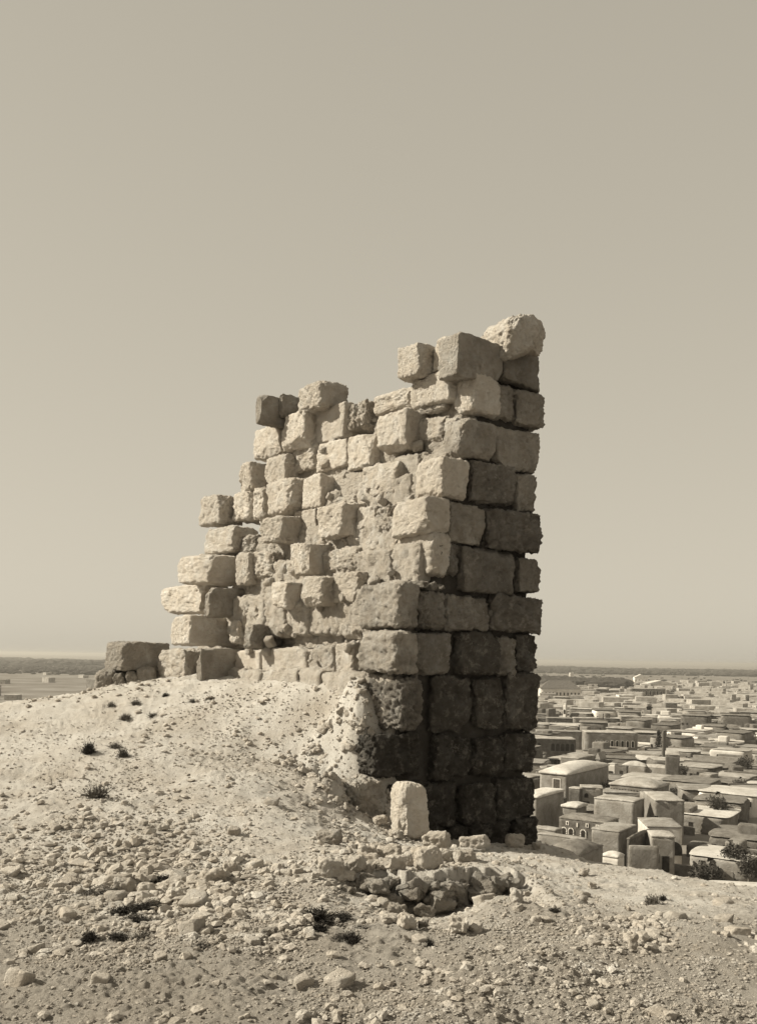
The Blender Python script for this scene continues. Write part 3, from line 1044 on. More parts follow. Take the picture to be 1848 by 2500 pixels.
def gravel(name, N_, seed, smin, smax, powr, dpow, mat, label, box=9000):
    X, Y, Z, px, py, ok, r_ = sample_ground(N_, seed)
    if box:     # the steep bank beside the tower is foreshortened: add stones there by area
        xb, yb = r_.uniform(-3.2, .5, box), r_.uniform(9.8, 14.5, box)
        X = np.r_[X, xb]; Y = np.r_[Y, yb]; Z = gz(X, Y); px, py = project(np.stack([X, Y, Z], 1))
        ok = np.r_[ok, (((np.stack([xb, yb], 1) - K0) @ DR) < 0)]
    P = np.stack([X, Y, Z * 0], 1)
    patch = np.clip(fbm(P * 1.3 + seed, 3, .6) * 2.3 + .36, .02, 1)
    keep = ok & (r_.random(len(X)) < np.clip(dens_scree(px, py) * .8 + .45 * patch * np.where((px > 1340) & (py < 2240), .45, 1), 0, 1) ** dpow)
    X, Y, Z, px, py = X[keep], Y[keep], Z[keep], px[keep], py[keep]
    n = len(X)
    s_ = (smin + (smax - smin) * r_.random(n) ** powr) * (.75 + .7 * dens_scree(px, py)) * (.55 + Y / 17)
    V = ico[None] * (1 + r_.uniform(-.28, .28, (n, 12, 1)))
    V = V * np.stack([r_.uniform(.7, 1.3, n), r_.uniform(.7, 1.3, n), r_.uniform(.4, .9, n)], 1)[:, None, :]
    a = r_.uniform(0, 6.28, n); c, s2 = np.cos(a)[:, None], np.sin(a)[:, None]
    V = np.stack([V[..., 0] * c - V[..., 1] * s2, V[..., 0] * s2 + V[..., 1] * c, V[..., 2]], -1)
    V = V * s_[:, None, None] * .5
    V = V + np.stack([X, Y, Z + s_ * .12], 1)[:, None, :]
    Fc = (icf[None] + (np.arange(n) * 12)[:, None, None]).reshape(-1, 3)
    tag(link(name, mesh_from(name, V.reshape(-1, 3), tris=Fc, mat=mat, smooth=False)), label, None, None, 'stuff')


# crumbling clods and stones on the steep bank against the tower corner
bv, bq, b0_ = [], [], 0
r_ = np.random.default_rng(18)
for i in range(520):
    u_ = r_.uniform(-1.25, -.15); v_ = r_.uniform(-.25, 1.3)
    P_ = W(u_, v_)
    e_ = .03
    z1 = gz([P_[0], P_[0] + e_, P_[0]], [P_[1], P_[1], P_[1] + e_])
    nn = np.array((-(z1[1] - z1[0]) / e_, -(z1[2] - z1[0]) / e_, 1)); nn /= np.linalg.norm(nn)
    if nn[2] > .8 and r_.random() < .6: continue
    w = .014 + .055 * r_.random() ** 3
    p, q = stone_verts((w, w * r_.uniform(.6, 1), w * r_.uniform(.45, .8)), w * .3, 8000 + i, .8, 4, 7, .2)
    p = rot_e(p, tuple(r_.uniform(-.8, .8, 3)))
    t_ = r_.random() * .10 * (nn[2] < .7)
    p = p + np.array((P_[0], P_[1], z1[0])) + nn * w * .15 - np.array((0, 0, t_))
    bv.append(p); bq.append(q + b0_); b0_ += len(p)
tag(link('talus', mesh_from('talus', np.concatenate(bv), quads=np.concatenate(bq), mat=M_ROCK)), 'crumbly stones and clods on the steep earth against the tower corner', kind='stuff')
gravel('gravel', 190000, 31, .010, .034, 2.0, 1.0, M_ROCK, 'fine pale gravel strewn over the hilltop')
gravel('scree', 42000, 32, .03, .10, 2.4, 2.0, M_ROCK, 'coarser stone scree on the slope', 1200)

M_BANK = stone_mat('crumbling_earth', .26, .42, .14, .5, .6)  # darker than the ground: shade of the hollow put into the colour
# broken earth bank: clods overhanging the hollow
bv, bq, b0_ = [], [], 0
r_ = np.random.default_rng(8)
for i in range(130):
    t = r_.uniform(0.02, 1)
    k = t * (len(LIP) - 1); j = min(int(k), len(LIP) - 2)
    c = LIP[j] * (1 - (k - j)) + LIP[j + 1] * (k - j)
    c = c + np.array((r_.uniform(-.05, .05), r_.uniform(-.26, -.04)))
    zt = hill_z(np.array([c[0]]), np.array([c[1] + .45]))[0]
    w = r_.uniform(.025, .09)
    p, q = stone_verts((w, w * r_.uniform(.6, 1), w * r_.uniform(.4, .75)), w * .25, 7000 + i, .6, 6, 10, .22, .15)
    p = rot_e(p, tuple(r_.uniform(-.6, .6, 3)))
    low = r_.random() ** 2 * .26
    p = p + np.array((c[0], c[1] - low * .3, zt - .04 - low))
    bv.append(p); bq.append(q + b0_); b0_ += len(p)
tag(link('earth_bank', mesh_from('earth_bank', np.concatenate(bv), quads=np.concatenate(bq), mat=M_BANK)), 'crumbling clods of the broken earth bank over a dark hollow', kind='structure')

# ------------------------------------------------------------------ dry shrubs on the hill
def leaf_mat(name, v, warm=.6):
    m, t, b = nt_mat(name)
    n1 = noise_node(t, 3.0, 4, .6, 'Position')
    c = ramp(t, n1.outputs[0], [(.35, tone(v * .6, warm)), (.65, tone(v * 1.4, warm))]).outputs[0]
    t.links.new(c, b.inputs['Base Color'])
    return m


M_TWIG = leaf_mat('dry_twigs', .04)
M_LEAF = leaf_mat('dark_foliage', .06)
M_LEAF2 = leaf_mat('dusty_foliage', .12)
M_BARK = leaf_mat('bark', .14)


M_TWIG2 = leaf_mat('grey_dry_twigs', .11)


def shrub_mesh(seed, n=420, dens=1.0):
    r_ = np.random.default_rng(seed)
    V, T = [], []
    for i in range(n):
        a = r_.uniform(0, 6.28); el = r_.uniform(.05, 1.3)
        L = r_.uniform(.25, .6)
        d = np.array((math.cos(a) * math.cos(el), math.sin(a) * math.cos(el), math.sin(el)))
        st = np.array((*r_.normal(0, .10, 2), 0))
        bend = r_.normal(0, .12, 3)
        side = np.cross(d, r_.normal(0, 1, 3)); side /= np.linalg.norm(side)
        w = .017
        m_ = st + d * L * .55 + bend * .4
        e = st + d * L + bend
        b = len(V)
        V += [st - side * w, st + side * w, m_ - side * w, m_ + side * w, e]
        T += [(b, b + 1, b + 2), (b + 1, b + 3, b + 2), (b + 2, b + 3, b + 4)]
        for k in range(3):
            c = m_ + (e - m_) * r_.random() + r_.normal(0, .03, 3)
            l1, l2 = r_.normal(0, .045, 3), r_.normal(0, .045, 3)
            b = len(V)
            V += [c, c + l1, c + l2]
            T += [(b, b + 1, b + 2)]
    V = np.array(V); V[:, 2] = np.maximum(V[:, 2], -.02)
    return mesh_from('dry_shrub', V, tris=np.array(T), mat=M_TWIG, smooth=False)


shr = [shrub_mesh(3000 + k, [420, 260, 520, 180, 340, 150][k]) for k in range(6)]
for k in (1, 3, 5):
    shr[k].materials.clear(); shr[k].materials.append(M_TWIG2)
Q3 = lambda a, b: (190 + .3027 * a, 1560 + .3027 * b)
shrubs = [
    (G, 200, 875, 368, 975, 'dark dry shrub, largest of those in the bottom centre foreground'),
    (G, 440, 908, 535, 952, 'small flat dry shrub just right of the largest bottom shrub'),
    (G, 625, 998, 708, 1036, 'low dry tuft alone in the earth of the bottom centre'),
    (G, 408, 1078, 500, 1142, 'left of the twin dark tufts at the bottom edge'),
    (G, 500, 1058, 605, 1152, 'right and bigger of the twin dark tufts at the bottom edge'),
    (G, 248, 1005, 325, 1072, 'dark tuft under the largest bottom shrub'),
    (G, 1170, 1110, 1215, 1180, 'thin dark tuft beside white angular stone in the foreground'),
    (H_, 1300, 758, 1380, 835, 'sparse dry tuft, left of a pair on the right slope'),
    (H_, 1402, 762, 1446, 812, 'dark little tuft, right of a pair on the right slope'),
    (H_, 520, 865, 578, 912, 'thin creeping weed on the lower right slope'),
    (H_, 1330, 480, 1400, 530, 'small weed at the crest by the enclosure wall'),
    (H_, 1395, 440, 1500, 550, 'tall dry weed on the right crest before the town'),
    (H_, 1470, 430, 1590, 560, 'bushy dry weed further right on the crest before the town'),
    (Q3, 555, 600, 640, 642, 'round dry tuft midway up the left slope'),
    (Q3, 245, 838, 350, 900, 'dark dry tuft at the head of a row on the left slope'),
    (Q3, 320, 890, 400, 968, 'dark dry tuft trailing down the row on the left slope'),
    (Q3, 30, 850, 135, 942, 'dark bush at the left margin halfway down the slope'),
    (Q3, 50, 1170, 232, 1295, 'wide dry bush low at the left margin'),
    (Q3, 335, 620, 430, 672, 'small dark tuft near the left crest'),
    (Q3, 425, 495, 505, 545, 'dry weed close under the left boulder'),
    (Q3, 680, 445, 732, 478, 'tiny dry tuft high on the slope under the stepped stub'),
    (Q3, 890, 495, 955, 530, 'creeping dry weed left of another under the wall base'),
    (Q3, 1030, 480, 1090, 512, 'creeping dry weed right of another under the wall base'),
    (Q3, 230, 510, 300, 560, 'scrubby weed among the stones of the left crest'),
    (T_, 300, 862, 445, 922, 'flat dark shrub in the bare earth at bottom left'),
    (T_, 478, 820, 605, 882, 'dark shrub at the lower edge of the scree'),
    (T_, 405, 928, 545, 982, 'straggling dark shrub above the angular bright stone'),
    (T_, 458, 1055, 570, 1125, 'black looking shrub at the bottom left edge'),
    (T_, 35, 1060, 130, 1145, 'dark shrub in the bottom left corner'),
    (T_, 245, 1075, 345, 1135, 'small dark shrub near the bottom left corner'),
    (T_, 955, 1150, 1055, 1200, 'dark shrub on the bottom edge left of centre'),
    (T_, 90, 690, 265, 760, 'grey low shrub at the foot of the left scree'),
    (T_, 575, 600, 720, 670, 'shrub growing between stones of the scree'),
]
for i, (Z, a0, b0, a1, b1, lb) in enumerate(shrubs):
    x0, y0 = Z(a0, b0); x1, y1 = Z(a1, b1)
    g = ground_hit((x0 + x1) / 2, y1 - 3)
    if g is None: continue
    o = link('dry_shrub', shr[(1, 3, 5)[i % 3] if Z is Q3 and i % 4 else (0, 2, 4, 1)[i % 4]], None, g + np.array((0, .03, -.01)))
    s_ = (x1 - x0) / F * g[1] / (.8 if Z is Q3 else .55)
    hh = max((y1 - y0) / F * g[1] / .55, s_ * .35)
    o.scale = (s_, s_ * .8, hh)
    o.rotation_euler = (0, 0, i * 1.3)
    tag(o, lb, 'shrub', 'dry shrubs on the hill')

# ------------------------------------------------------------------ the town on the plain, 35 m below
ZG = -35.0
E1 = np.array((.82, -.57)); E2 = np.array((.57, .82))
TH0 = math.atan2(E1[1], E1[0])
M_MUD = plain_mat('mud_plaster', [(.35, tone(.18, .8)), (.5, tone(.24, .4)), (.65, tone(.31, .2))], .35, 9, .5, 3)
M_WHITE = plain_mat('whitewash', [(.35, tone(.58, .4)), (.6, tone(.74, .1))], .4, 7, .3, 3)
M_GREYW = plain_mat('grey_masonry', [(.35, tone(.11, .6)), (.5, tone(.15, .5)), (.65, tone(.20, .3))], .9, 9, .6, 5)
M_ROOFM = plain_mat('mud_roof', [(.32, tone(.22, .6)), (.5, tone(.32, .3)), (.68, tone(.44, .1))], .35, 9, .5, 3)
M_ROOFW = plain_mat('pale_lime_roof', [(.35, tone(.42, .3)), (.6, tone(.60, .1))], .3, 8, .4, 3)
M_ROOFD = plain_mat('dark_mud_roof', [(.35, tone(.12, .6)), (.6, tone(.22, .4))], .6, 9, .5, 3)
M_HOLE = plain_mat('dark_opening', [(.4, tone(.02, 1)), (.6, tone(.035, 1))], 1.0, 2)
M_GLASSY = plain_mat('shuttered_pane', [(.4, tone(.05, 1)), (.6, tone(.10, 1))], 3.0, 2)
WM = {'mud': M_MUD, 'white': M_WHITE, 'grey': M_GREYW}
RM = {'mud': M_ROOFM, 'white': M_ROOFW, 'dark': M_ROOFD, 'grey': M_GREYW}


def box_arr(n, seed, wob, r):
    """unit footprint box 0..1 in all axes, with wobbly faces; scaled later"""
    return None


def wall_mesh(w, d, H, seed, mat, wob=.07):
    p, q = stone_verts((w / 2, d / 2, H / 2), .14, seed, 0, 0, 12, 0)
    p = p + wob * np.stack([fbm(p * .7 + seed, 2), fbm(p * .7 + seed + 40, 2), .9 * fbm(p * .8 + seed + 80, 2) * (p[:, 2] > 0)], 1)
    p = p + np.array((w / 2, d / 2, H / 2))
    p[:, 2] -= .3 * (p[:, 2] < H * .1)
    return mesh_from('wall', p, quads=q, mat=mat)


def roof_mesh(w, d, seed, mat, typ='mud', dome=.35, over=.14, th=.28):
    if typ == 'hip':
        hh = dome
        o = .5
        k = min(w, d) / 2
        V = [(-o, -o, 0), (w + o, -o, 0), (w + o, d + o, 0), (-o, d + o, 0)]
        if w > d: V += [(k, d / 2, hh), (w - k, d / 2, hh)]; Qd = [(0, 1, 5, 4), (2, 3, 4, 5)]; T = [(1, 2, 5), (3, 0, 4)]
        else: V += [(w / 2, k, hh), (w / 2, d - k, hh)]; Qd = [(1, 2, 5, 4), (3, 0, 4, 5)]; T = [(0, 1, 4), (2, 3, 5)]
        Qd.append((0, 3, 2, 1))
        return mesh_from('roof', V, quads=np.array(Qd), tris=np.array(T), mat=mat, smooth=False)
    if typ == 'gable':
        o = .25
        V = [(-o, -o, 0), (w + o, -o, 0), (w + o, d + o, 0), (-o, d + o, 0), (w / 2, -o, dome), (w / 2, d + o, dome)]
        return mesh_from('roof', V, quads=np.array([(1, 2, 5, 4), (3, 0, 4, 5), (0, 3, 2, 1)]), tris=np.array([(0, 1, 4), (2, 3, 5)]), mat=mat, smooth=False)
    n = 18
    p, q = stone_verts((w / 2 + over, d / 2 + over, th / 2), th * .45, seed, 0, 0, n, 0)
    up = (p[:, 2] > -th * .2)
    ux = 1 - (p[:, 0] / (w / 2 + over)) ** 2; uy = 1 - (p[:, 1] / (d / 2 + over)) ** 2
    p[:, 2] += up * (dome * np.clip(ux, 0, 1) ** .8 * np.clip(uy, 0, 1) ** .8 + .10 * fbm(p * .5 + seed, 3) + .05 * fbm(p * 1.7 + seed, 2))
    p[:, 0] += .10 * fbm(p * .9 + seed + 4, 2); p[:, 1] += .10 * fbm(p * .9 + seed + 14, 2)
    p = p + np.array((w / 2, d / 2, th * .3))
    return mesh_from('roof', p, quads=q, mat=mat)


def panel(name, w, h, t, mat, arch=False, parent=None, loc=(0, 0, 0), side=False):
    """thin upright panel in the XZ plane (front, facing -Y) or YZ plane (side, facing +X)"""
    if arch:
        a = np.linspace(0, math.pi, 11)
        r = w / 2
        out = [(-r, 0)] + [(r, 0)] + [(r * math.cos(k), max(h - r, .1) + r * math.sin(k)) for k in a]
    else:
        out = [(-w / 2, 0), (w / 2, 0), (w / 2, h), (-w / 2, h)]
    n = len(out)
    V = [(x, 0, z) for x, z in out] + [(x, -t, z) for x, z in out]
    if side: V = [(-y, x, z) for x, y, z in V]
    import bmesh
    bm = bmesh.new()
    vs = [bm.verts.new(v) for v in V]
    bm.faces.new(vs[n:]); bm.faces.new(vs[:n][::-1])
    for i in range(n):
        j = (i + 1) % n
        bm.faces.new((vs[i], vs[j], vs[n + j], vs[n + i]))
    bmesh.ops.recalc_face_normals(bm, faces=bm.faces)
    me = bpy.data.meshes.new(name)
    bm.to_mesh(me); bm.free()
    me.materials.append(mat)
    return link(name, me, parent, loc)


FOOT = []
NAMED.clear()


def building(Z, xl, xc, xr, ytop, H, label, wall='mud', roof='mud', rtype='mud', dome=.35, d=None, th=None, feats=(), cat='house', name='house', zg=ZG, over=.06, group=None, rth=.28):
    th = TH0 if th is None else th
    e1 = np.array((math.cos(th), math.sin(th))); e2 = np.array((-e1[1], e1[0]))
    x0, y0 = Z
    pc = (x0 + .23 * xc, y0 + .23 * ytop)
    a, b = ray(*pc)
    Y = (zg + H) / b
    C = np.array((a * Y, Y))
    al = ray(x0 + .23 * xl, pc[1])[0]
    w = (C[0] - al * C[1]) / (e1[0] - al * e1[1])
    if d is None:
        ar = ray(x0 + .23 * xr, pc[1])[0]
        d = (ar * C[1] - C[0]) / (e2[0] - ar * e2[1])
        if d <= 0 or d > 40: d = 12
    w = abs(w)
    O = C - w * e1
    o = empty(name, (O[0], O[1], zg))
    o.rotation_euler = (0, 0, th)
    tag(o, label, cat, group)
    seed = len(FOOT) + 60
    NAMED.append((pc[0] - .5 * .23 * (xc - xl), pc[1], label))
    link('wall', wall_mesh(w, d, H, seed, WM[wall]), o)
    if roof:
        link('roof', roof_mesh(w, d, seed + 500, RM[roof], rtype, dome, over, rth), o, (0, 0, H - .02))
    for f in feats:
        kind, fx, fz, fw, fh = f[:5]
        opt = f[5] if len(f) > 5 else ''
        side = 's' in opt
        arch = 'a' in opt
        loc = (fx * w, -.05, fz * H) if not side else (w + .05, fx * d, fz * H)
        if 'f' in opt:      # pale frame with a pane inside
            fr = panel(kind, fw + .38, fh + .26, .07, M_WHITE, arch, o, loc, side)
            panel('pane', fw, fh, .05, M_GLASSY if 'g' in opt else M_HOLE, arch, fr, (0, -.06, .12) if not side else (.06, 0, .12), side)
        else:
            panel(kind, fw, fh, .06, M_HOLE, arch, o, loc, side)
    c = O + e1 * w / 2 + e2 * d / 2
    FOOT.append((c[0], c[1], math.hypot(w, d) / 2))
    return o, w, d


S7, S8 = (1280, 1580), (1280, 1820)
B = building
w4 = lambda n, z, w, h, opt='': [('window', (k + .5) / n, z, w, h, opt) for k in range(n)]
# near quarter, from the hill's foot outward
o, w, d = B(S8, 365, 868, 1003, 832, 6.2, 'dark fronted house with striped arches and white framed windows', 'grey', 'dark', dome=.5,
            feats=[('window', .19, .82, .22, .46, 'f'), ('window', .61, .82, .22, .46, 'f'), ('window', .82, .82, .22, .46, 'f'),
                   ('door', .12, .50, .62, 1.35, 'a'), ('door', .27, .50, .62, 1.3, 'a'), ('door', .53, .50, .66, 1.3, 'a')])
for fx in (.12, .27, .53):      # striped voussoirs round each arch
    for k in range(7):
        a_ = math.pi * k / 6
        panel('arch_stone', .17, .20, .12, M_WHITE, False, o, (fx * w + .52 * math.cos(a_), -.06, .50 * 6.2 + 1.0 + .50 * math.sin(a_) - .1))
    for k in range(3):
        for sx in (-1, 1):
            panel('arch_stone', .2, .16, .12, M_WHITE, False, o, (fx * w + sx * .5, -.06, .50 * 6.2 + .05 + .3 * k))
panel('wall_ornament', .26, .75, .08, M_WHITE, False, o, (.40 * w, -.06, .80 * 6.2))
B(S8, 712, 1014, 1190, 928, 7.6, 'plain clay box house right of the striped arches', 'mud', 'mud', dome=.15)
B(S8, 140, 640, 668, 1010, 8.4, 'long low clay outbuilding before the striped arches', 'mud', 'mud', dome=.1)
B(S8, 60, 335, 400, 915, 6.6, 'low flat house beside the dark tower edge, left of the striped arches', 'mud', 'mud', dome=.15)
B(S8, 190, 562, 806, 1190, 9.4, 'humped grey clay roof nearest the hill crest', 'mud', 'dark', dome=1.1, d=9)
B(S8, 820, 1000, 1062, 1200, 7.4, 'small white humped roof peeping over the crest', 'white', 'white', dome=.5)
o, w, d = B(S8, 1110, 1432, 1450, 1078, 8.4, 'tall pale roofless enclosure wall at the crest', 'mud', None, d=.5, cat='wall', name='enclosure_wall', th=-.12)
B(S8, 1085, 1118, 1345, 1005, 7.2, 'dark gabled shed behind the enclosure wall', 'grey', 'dark', dome=.3)
B(S8, 1348, 1600, 1700, 985, 7.4, 'pale house with tall dark doorways beside the crest weeds', 'mud', 'mud', dome=.2, th=-.15, d=5,
  feats=[('door', .22, .45, .9, 1.4), ('door', .62, .25, 1.1, 2.6)])
B(S8, 1300, 1680, 1720, 880, 6.4, 'white arched portico under a rounded roof at the right', 'white', 'mud', dome=.4, th=-.1, d=9,
  feats=[('opening', .22, .30, 3.0, 2.0, 'a'), ('opening', .75, .25, 3.0, 2.4, 'a')])
B(S8, 738, 1168, 1277, 608, 8.0, 'tall blank clay house with a black shaded side', 'mud', 'mud', dome=.15)
B(S8, 405, 560, 662, 668, 7.0, 'tiny cube house with a bright white roof', 'mud', 'white', dome=.35, over=.3, rth=.5)
B(S8, -60, 135, 420, 560, 8.6, 'big house with pale roof and long black side by the tower edge', 'mud', 'white', dome=.35, over=.3, rth=.5)
B(S8, 165, 455, 893, 318, 8.6, 'largest house with broad white humped roof and framed window', 'mud', 'white', dome=1.5, over=.35, rth=.6,
  feats=[('window', .62, .55, 1.6, 2.6, 'fg')])
B(S8, 740, 882, 895, 362, 4.0, 'little square annex at the right of the largest house', 'mud', 'mud', dome=.1)
B(S8, 905, 1402, 1538, 462, 6.0, 'wide house with a row of dark rafters under its pale roof', 'mud', 'mud', dome=1.3, over=.25, rth=.5,
  feats=[('rafter_end', (k + .5) / 16, .82, .22, .25) for k in range(16)])
B(S8, 470, 590, 640, 470, 6.2, 'ribbed dark clay wall next to the arched doorway', 'grey', 'mud', dome=.1)
B(S8, 592, 832, 850, 462, 6.4, 'clay gatehouse with arched window above a doorway', 'mud', 'mud', dome=.2, th=-.2, d=5,
  feats=[('window', .28, .66, .9, 1.0, 'a'), ('door', .28, .12, 1.4, 2.6)])
B(S8, 834, 1258, 1290, 520, 4.6, 'long low clay range with slit openings', 'mud', 'mud', dome=.2, th=-.2, d=7,
  feats=[('window', .48, .5, .3, .7), ('window', .75, .4, .3, .7)])
B(S8, 1262, 1400, 1470, 545, 6.6, 'house front with a tall dark arched doorway', 'mud', 'mud', dome=.2, th=-.15, d=6,
  feats=[('door', .32, .10, 1.5, 4.0, 'a')])
B(S8, 1385, 1700, 1760, 600, 8.4, 'big rounded pale house with one tiny window', 'mud', 'mud', dome=.35, th=-.1, d=12,
  feats=[('window', .05, .55, .6, .9)])
B(S8, 1498, 1650, 1760, 110, 9.5, 'tall grey slab of a house at the right edge of the print', 'grey', 'mud', dome=.2, th=-.3)
B(S8, 965, 1088, 1105, 228, 4.4, 'grey cube with one window beyond the largest house', 'grey', 'dark', dome=.1, feats=[('window', .5, .45, .9, 1.1)])
B(S8, 882, 962, 1000, 210, 6.0, 'white wall with a dark window behind the largest house', 'white', 'white', dome=.2, feats=[('window', .45, .4, 1.2, 1.8)])
B(S8, 680, 1085, 1120, 190, 4.2, 'long dark flat roof beside the bushy tree', 'mud', 'dark', dome=.1)
B(S7, 380, 575, 762, 1190, 5.6, 'shed with a sloping roof and black side below the arcade', 'mud', 'mud', dome=.5)
B(S7, 762, 800, 862, 1195, 5.0, 'small steep gabled shed right of the black sided shed', 'mud', 'mud', 'gable', dome=2.2)
B(S7, 1040, 1290, 1325, 1275, 3.6, 'low pale hump roofed house under the bushy tree', 'mud', 'white', dome=1.2)
B(S7, 1200, 1560, 1600, 1300, 3.4, 'low sprawling pale roof below the cypresses', 'mud', 'mud', dome=.8)
# middle distance
o, w, d = B(S7, 60, 548, 562, 985, 7.4, 'grey arcaded building with five dark arches in a row', 'grey', 'mud', dome=.1, th=-.06, d=10,
            feats=[('arch', .20, .45, 1.1, 2.6, 'a')] + [('arch', .50 + .105 * k, .45, 1.25, 2.6, 'a') for k in range(5)], cat='building', name='arcaded_building')
B(S7, 130, 618, 642, 905, 7.0, 'clay house with a big dark arch above the arcade', 'mud', 'mud', dome=.2, th=-.1, d=8, feats=[('arch', .36, .15, 3.6, 5.4, 'a')])
B(S7, 645, 1205, 1240, 920, 9.0, 'pale mansion with a row of arched white framed windows', 'mud', 'mud', dome=.3, th=-.1, d=10, cat='building', name='mansion',
  feats=[('window', .22 + .098 * k, .42, .85, 2.3, 'fa') for k in range(8)])
B(S7, 655, 900, 915, 1040, 4.2, 'low white garden wall before the mansion', 'white', 'white', dome=.05, th=-.12, d=4, cat='wall', name='garden_wall')
B(S7, 165, 700, 720, 830, 3.6, 'long white roofed wall above the arch house', 'grey', 'white', dome=.3, th=-.05, d=9)
B(S7, 238, 515, 540, 762, 5.6, 'grey workshop front with pale round spots', 'grey', 'mud', dome=.2, th=-.1, d=8,
  feats=[('round_mark', .2, .5, .8, .8, 'fa'), ('round_mark', .35, .5, .8, .8, 'fa'), ('round_mark', .5, .5, .8, .8, 'fa')])
B(S7, 232, 258, 336, 665, 9.5, 'narrow house with a tall dark side', 'grey', 'mud', dome=.2)
B(S7, 412, 440, 456, 615, 11, 'slender white belfry standing over the roofs', 'white', 'white', dome=.6, d=2.2, cat='tower', name='belfry', feats=[('opening', .5, .55, 1.0, 2.4, 'a')])
B(S7, 520, 905, 930, 765, 5.0, 'long blank pale house in mid town', 'mud', 'mud', dome=.3, th=-.12, d=9)
B(S7, 782, 835, 845, 715, 9.0, 'cube house with a huge dark opening', 'mud', 'mud', dome=.2, feats=[('opening', .5, .05, 4, 6.5)])
B(S7, 1020, 1238, 1260, 745, 6.4, 'pale cube house left of a taller grey one', 'mud', 'mud', dome=.3, th=-.12, d=10, feats=[('door', .8, .05, 1.3, 2.8)])
B(S7, 1240, 1410, 1438, 752, 7.6, 'grey cube house with a dark right side', 'grey', 'mud', dome=.3, th=-.3, d=9, feats=[('window', .4, .25, 1.2, 1)])
B(S7, 1265, 1342, 1360, 678, 6.0, 'little tapering turret room in the upper town', 'mud', 'mud', dome=.1)
B(S7, 1445, 1620, 1680, 790, 6.6, 'pale house near the right edge with low front', 'mud', 'mud', dome=.4, th=-.2, d=9)
B(S7, 1460, 1480, 1530, 890, 12, 'thin grey chimney like tower near the cypresses', 'grey', None, d=3, cat='tower', name='tower')
B(S7, 172, 598, 612, 445, 11, 'long white barracks with grey hipped roof and many windows', 'white', 'grey', 'hip', dome=7, th=-.04, d=16, cat='building', name='barracks',
  feats=w4(11, .45, 1.2, 2.6) + w4(11, .08, 1.2, 1.8))
B(S7, 1120, 1500, 1520, 448, 10, 'long grey building with pale arches beyond the town', 'grey', 'mud', dome=.2, th=-.04, d=14, cat='building', name='arcaded_hall',
  feats=[('arch', (k + .7) / 10, .40, 1.5, 4.0, 'fa') for k in range(9)])
B(S7, 1168, 1310, 1330, 325, 11, 'white gabled house standing above the dark trees', 'white', 'white', 'gable', dome=5, th=-.1, d=14, cat='building', name='gabled_house', feats=w4(4, .4, 2, 3))
B(S7, 1280, 1620, 1640, 400, 7, 'long pale roofed shed right of the gabled house', 'white', 'white', 'gable', dome=5, th=-.05, d=26, cat='building', name='shed')
B(S7, 458, 525, 535, 335, 8, 'far white block left of the dark tree belt', 'white', 'white', dome=.2, th=-.05, d=12)
B(S7, 485, 525, 535, 275, 9, 'farthest white cube on the plain', 'white', 'white', dome=.2, th=-.05, d=12)
B(S7, 1000, 1178, 1195, 515, 6, 'white long roof edge left of the arcaded hall', 'white', 'white', dome=.2, th=-.04, d=12)
B(S7, 760, 900, 915, 450, 8, 'broad grey wall right of the barracks', 'grey', 'mud', dome=.2, th=-.04, d=14)
B(S7, 905, 1010, 1020, 460, 7, 'pale block between grey wall and poplar', 'mud', 'white', dome=.2, th=-.04, d=12)
B(S7, 320, 480, 492, 535, 6, 'grey low house under the barracks', 'grey', 'mud', dome=.2, th=-.05, d=10)
B(S7, 1495, 1625, 1650, 600, 8, 'pale house with two small black windows at the right', 'mud', 'mud', dome=.3, th=-.1, d=12, feats=[('window', .1, .3, 1.6, 2.2), ('window', .38, .15, 2.2, 3.4, 'a')])
B(S7, 1300, 1352, 1400, 610, 8, 'house with a single big dark arch in upper town', 'mud', 'mud', dome=.3, th=-.1, d=12, feats=[('arch', .5, .05, 6, 6.5, 'a')])
B((190, 1560), 170, 235, 300, 500, 6, 'small dark house on the plain beyond the left crest', 'grey', 'mud', dome=.2, d=10)

# the rest of the roofs, on a rough street grid
protos_w = [wall_mesh(1, 1, 1, 900 + k, m_, .012) for k, m_ in enumerate([M_MUD, M_MUD, M_GREYW, M_WHITE, M_GREYW])]
protos_r = [roof_mesh(1, 1, 950 + k, m_, 'mud', .22, .004, .25) for k, m_ in enumerate([M_ROOFM, M_ROOFM, M_ROOFW, M_ROOFD, M_ROOFD])]
for me_ in protos_r: me_.name = 'roof'
pwin = panel('window', 1, 1, 1, M_HOLE)
pwin_me = pwin.data
bpy.data.objects.remove(pwin)
parch = panel('window', 1, 1.4, 1, M_HOLE, True)
parch_me = parch.data
bpy.data.objects.remove(parch)
r_ = np.random.default_rng(77)
cells = []
for i in range(-140, 141):
    for j in range(-140, 141):
        sp = 13.5
        c = E1 * i * sp + E2 * j * sp + r_.uniform(-2.5, 2.5, 2)
        if c[1] < 118 or c[1] > 1500: continue
        a = c[0] / c[1]
        if not (.115 < a < .43 or -.46 < a < -.27 and c[1] > 520): continue
        if a < 0 and r_.random() < .965: continue
        if c[1] > 700 and r_.random() < .45: continue
        if c[1] > 1050 and r_.random() < .5: continue
        if any(math.hypot(c[0] - f[0], c[1] - f[1]) < f[2] * .85 + 5.5 for f in FOOT): continue
        cells.append(c)
cells.sort(key=lambda c: c[1])
n_ind = 240 - len(FOOT)
far_v, far_q, fb = [], [], 0
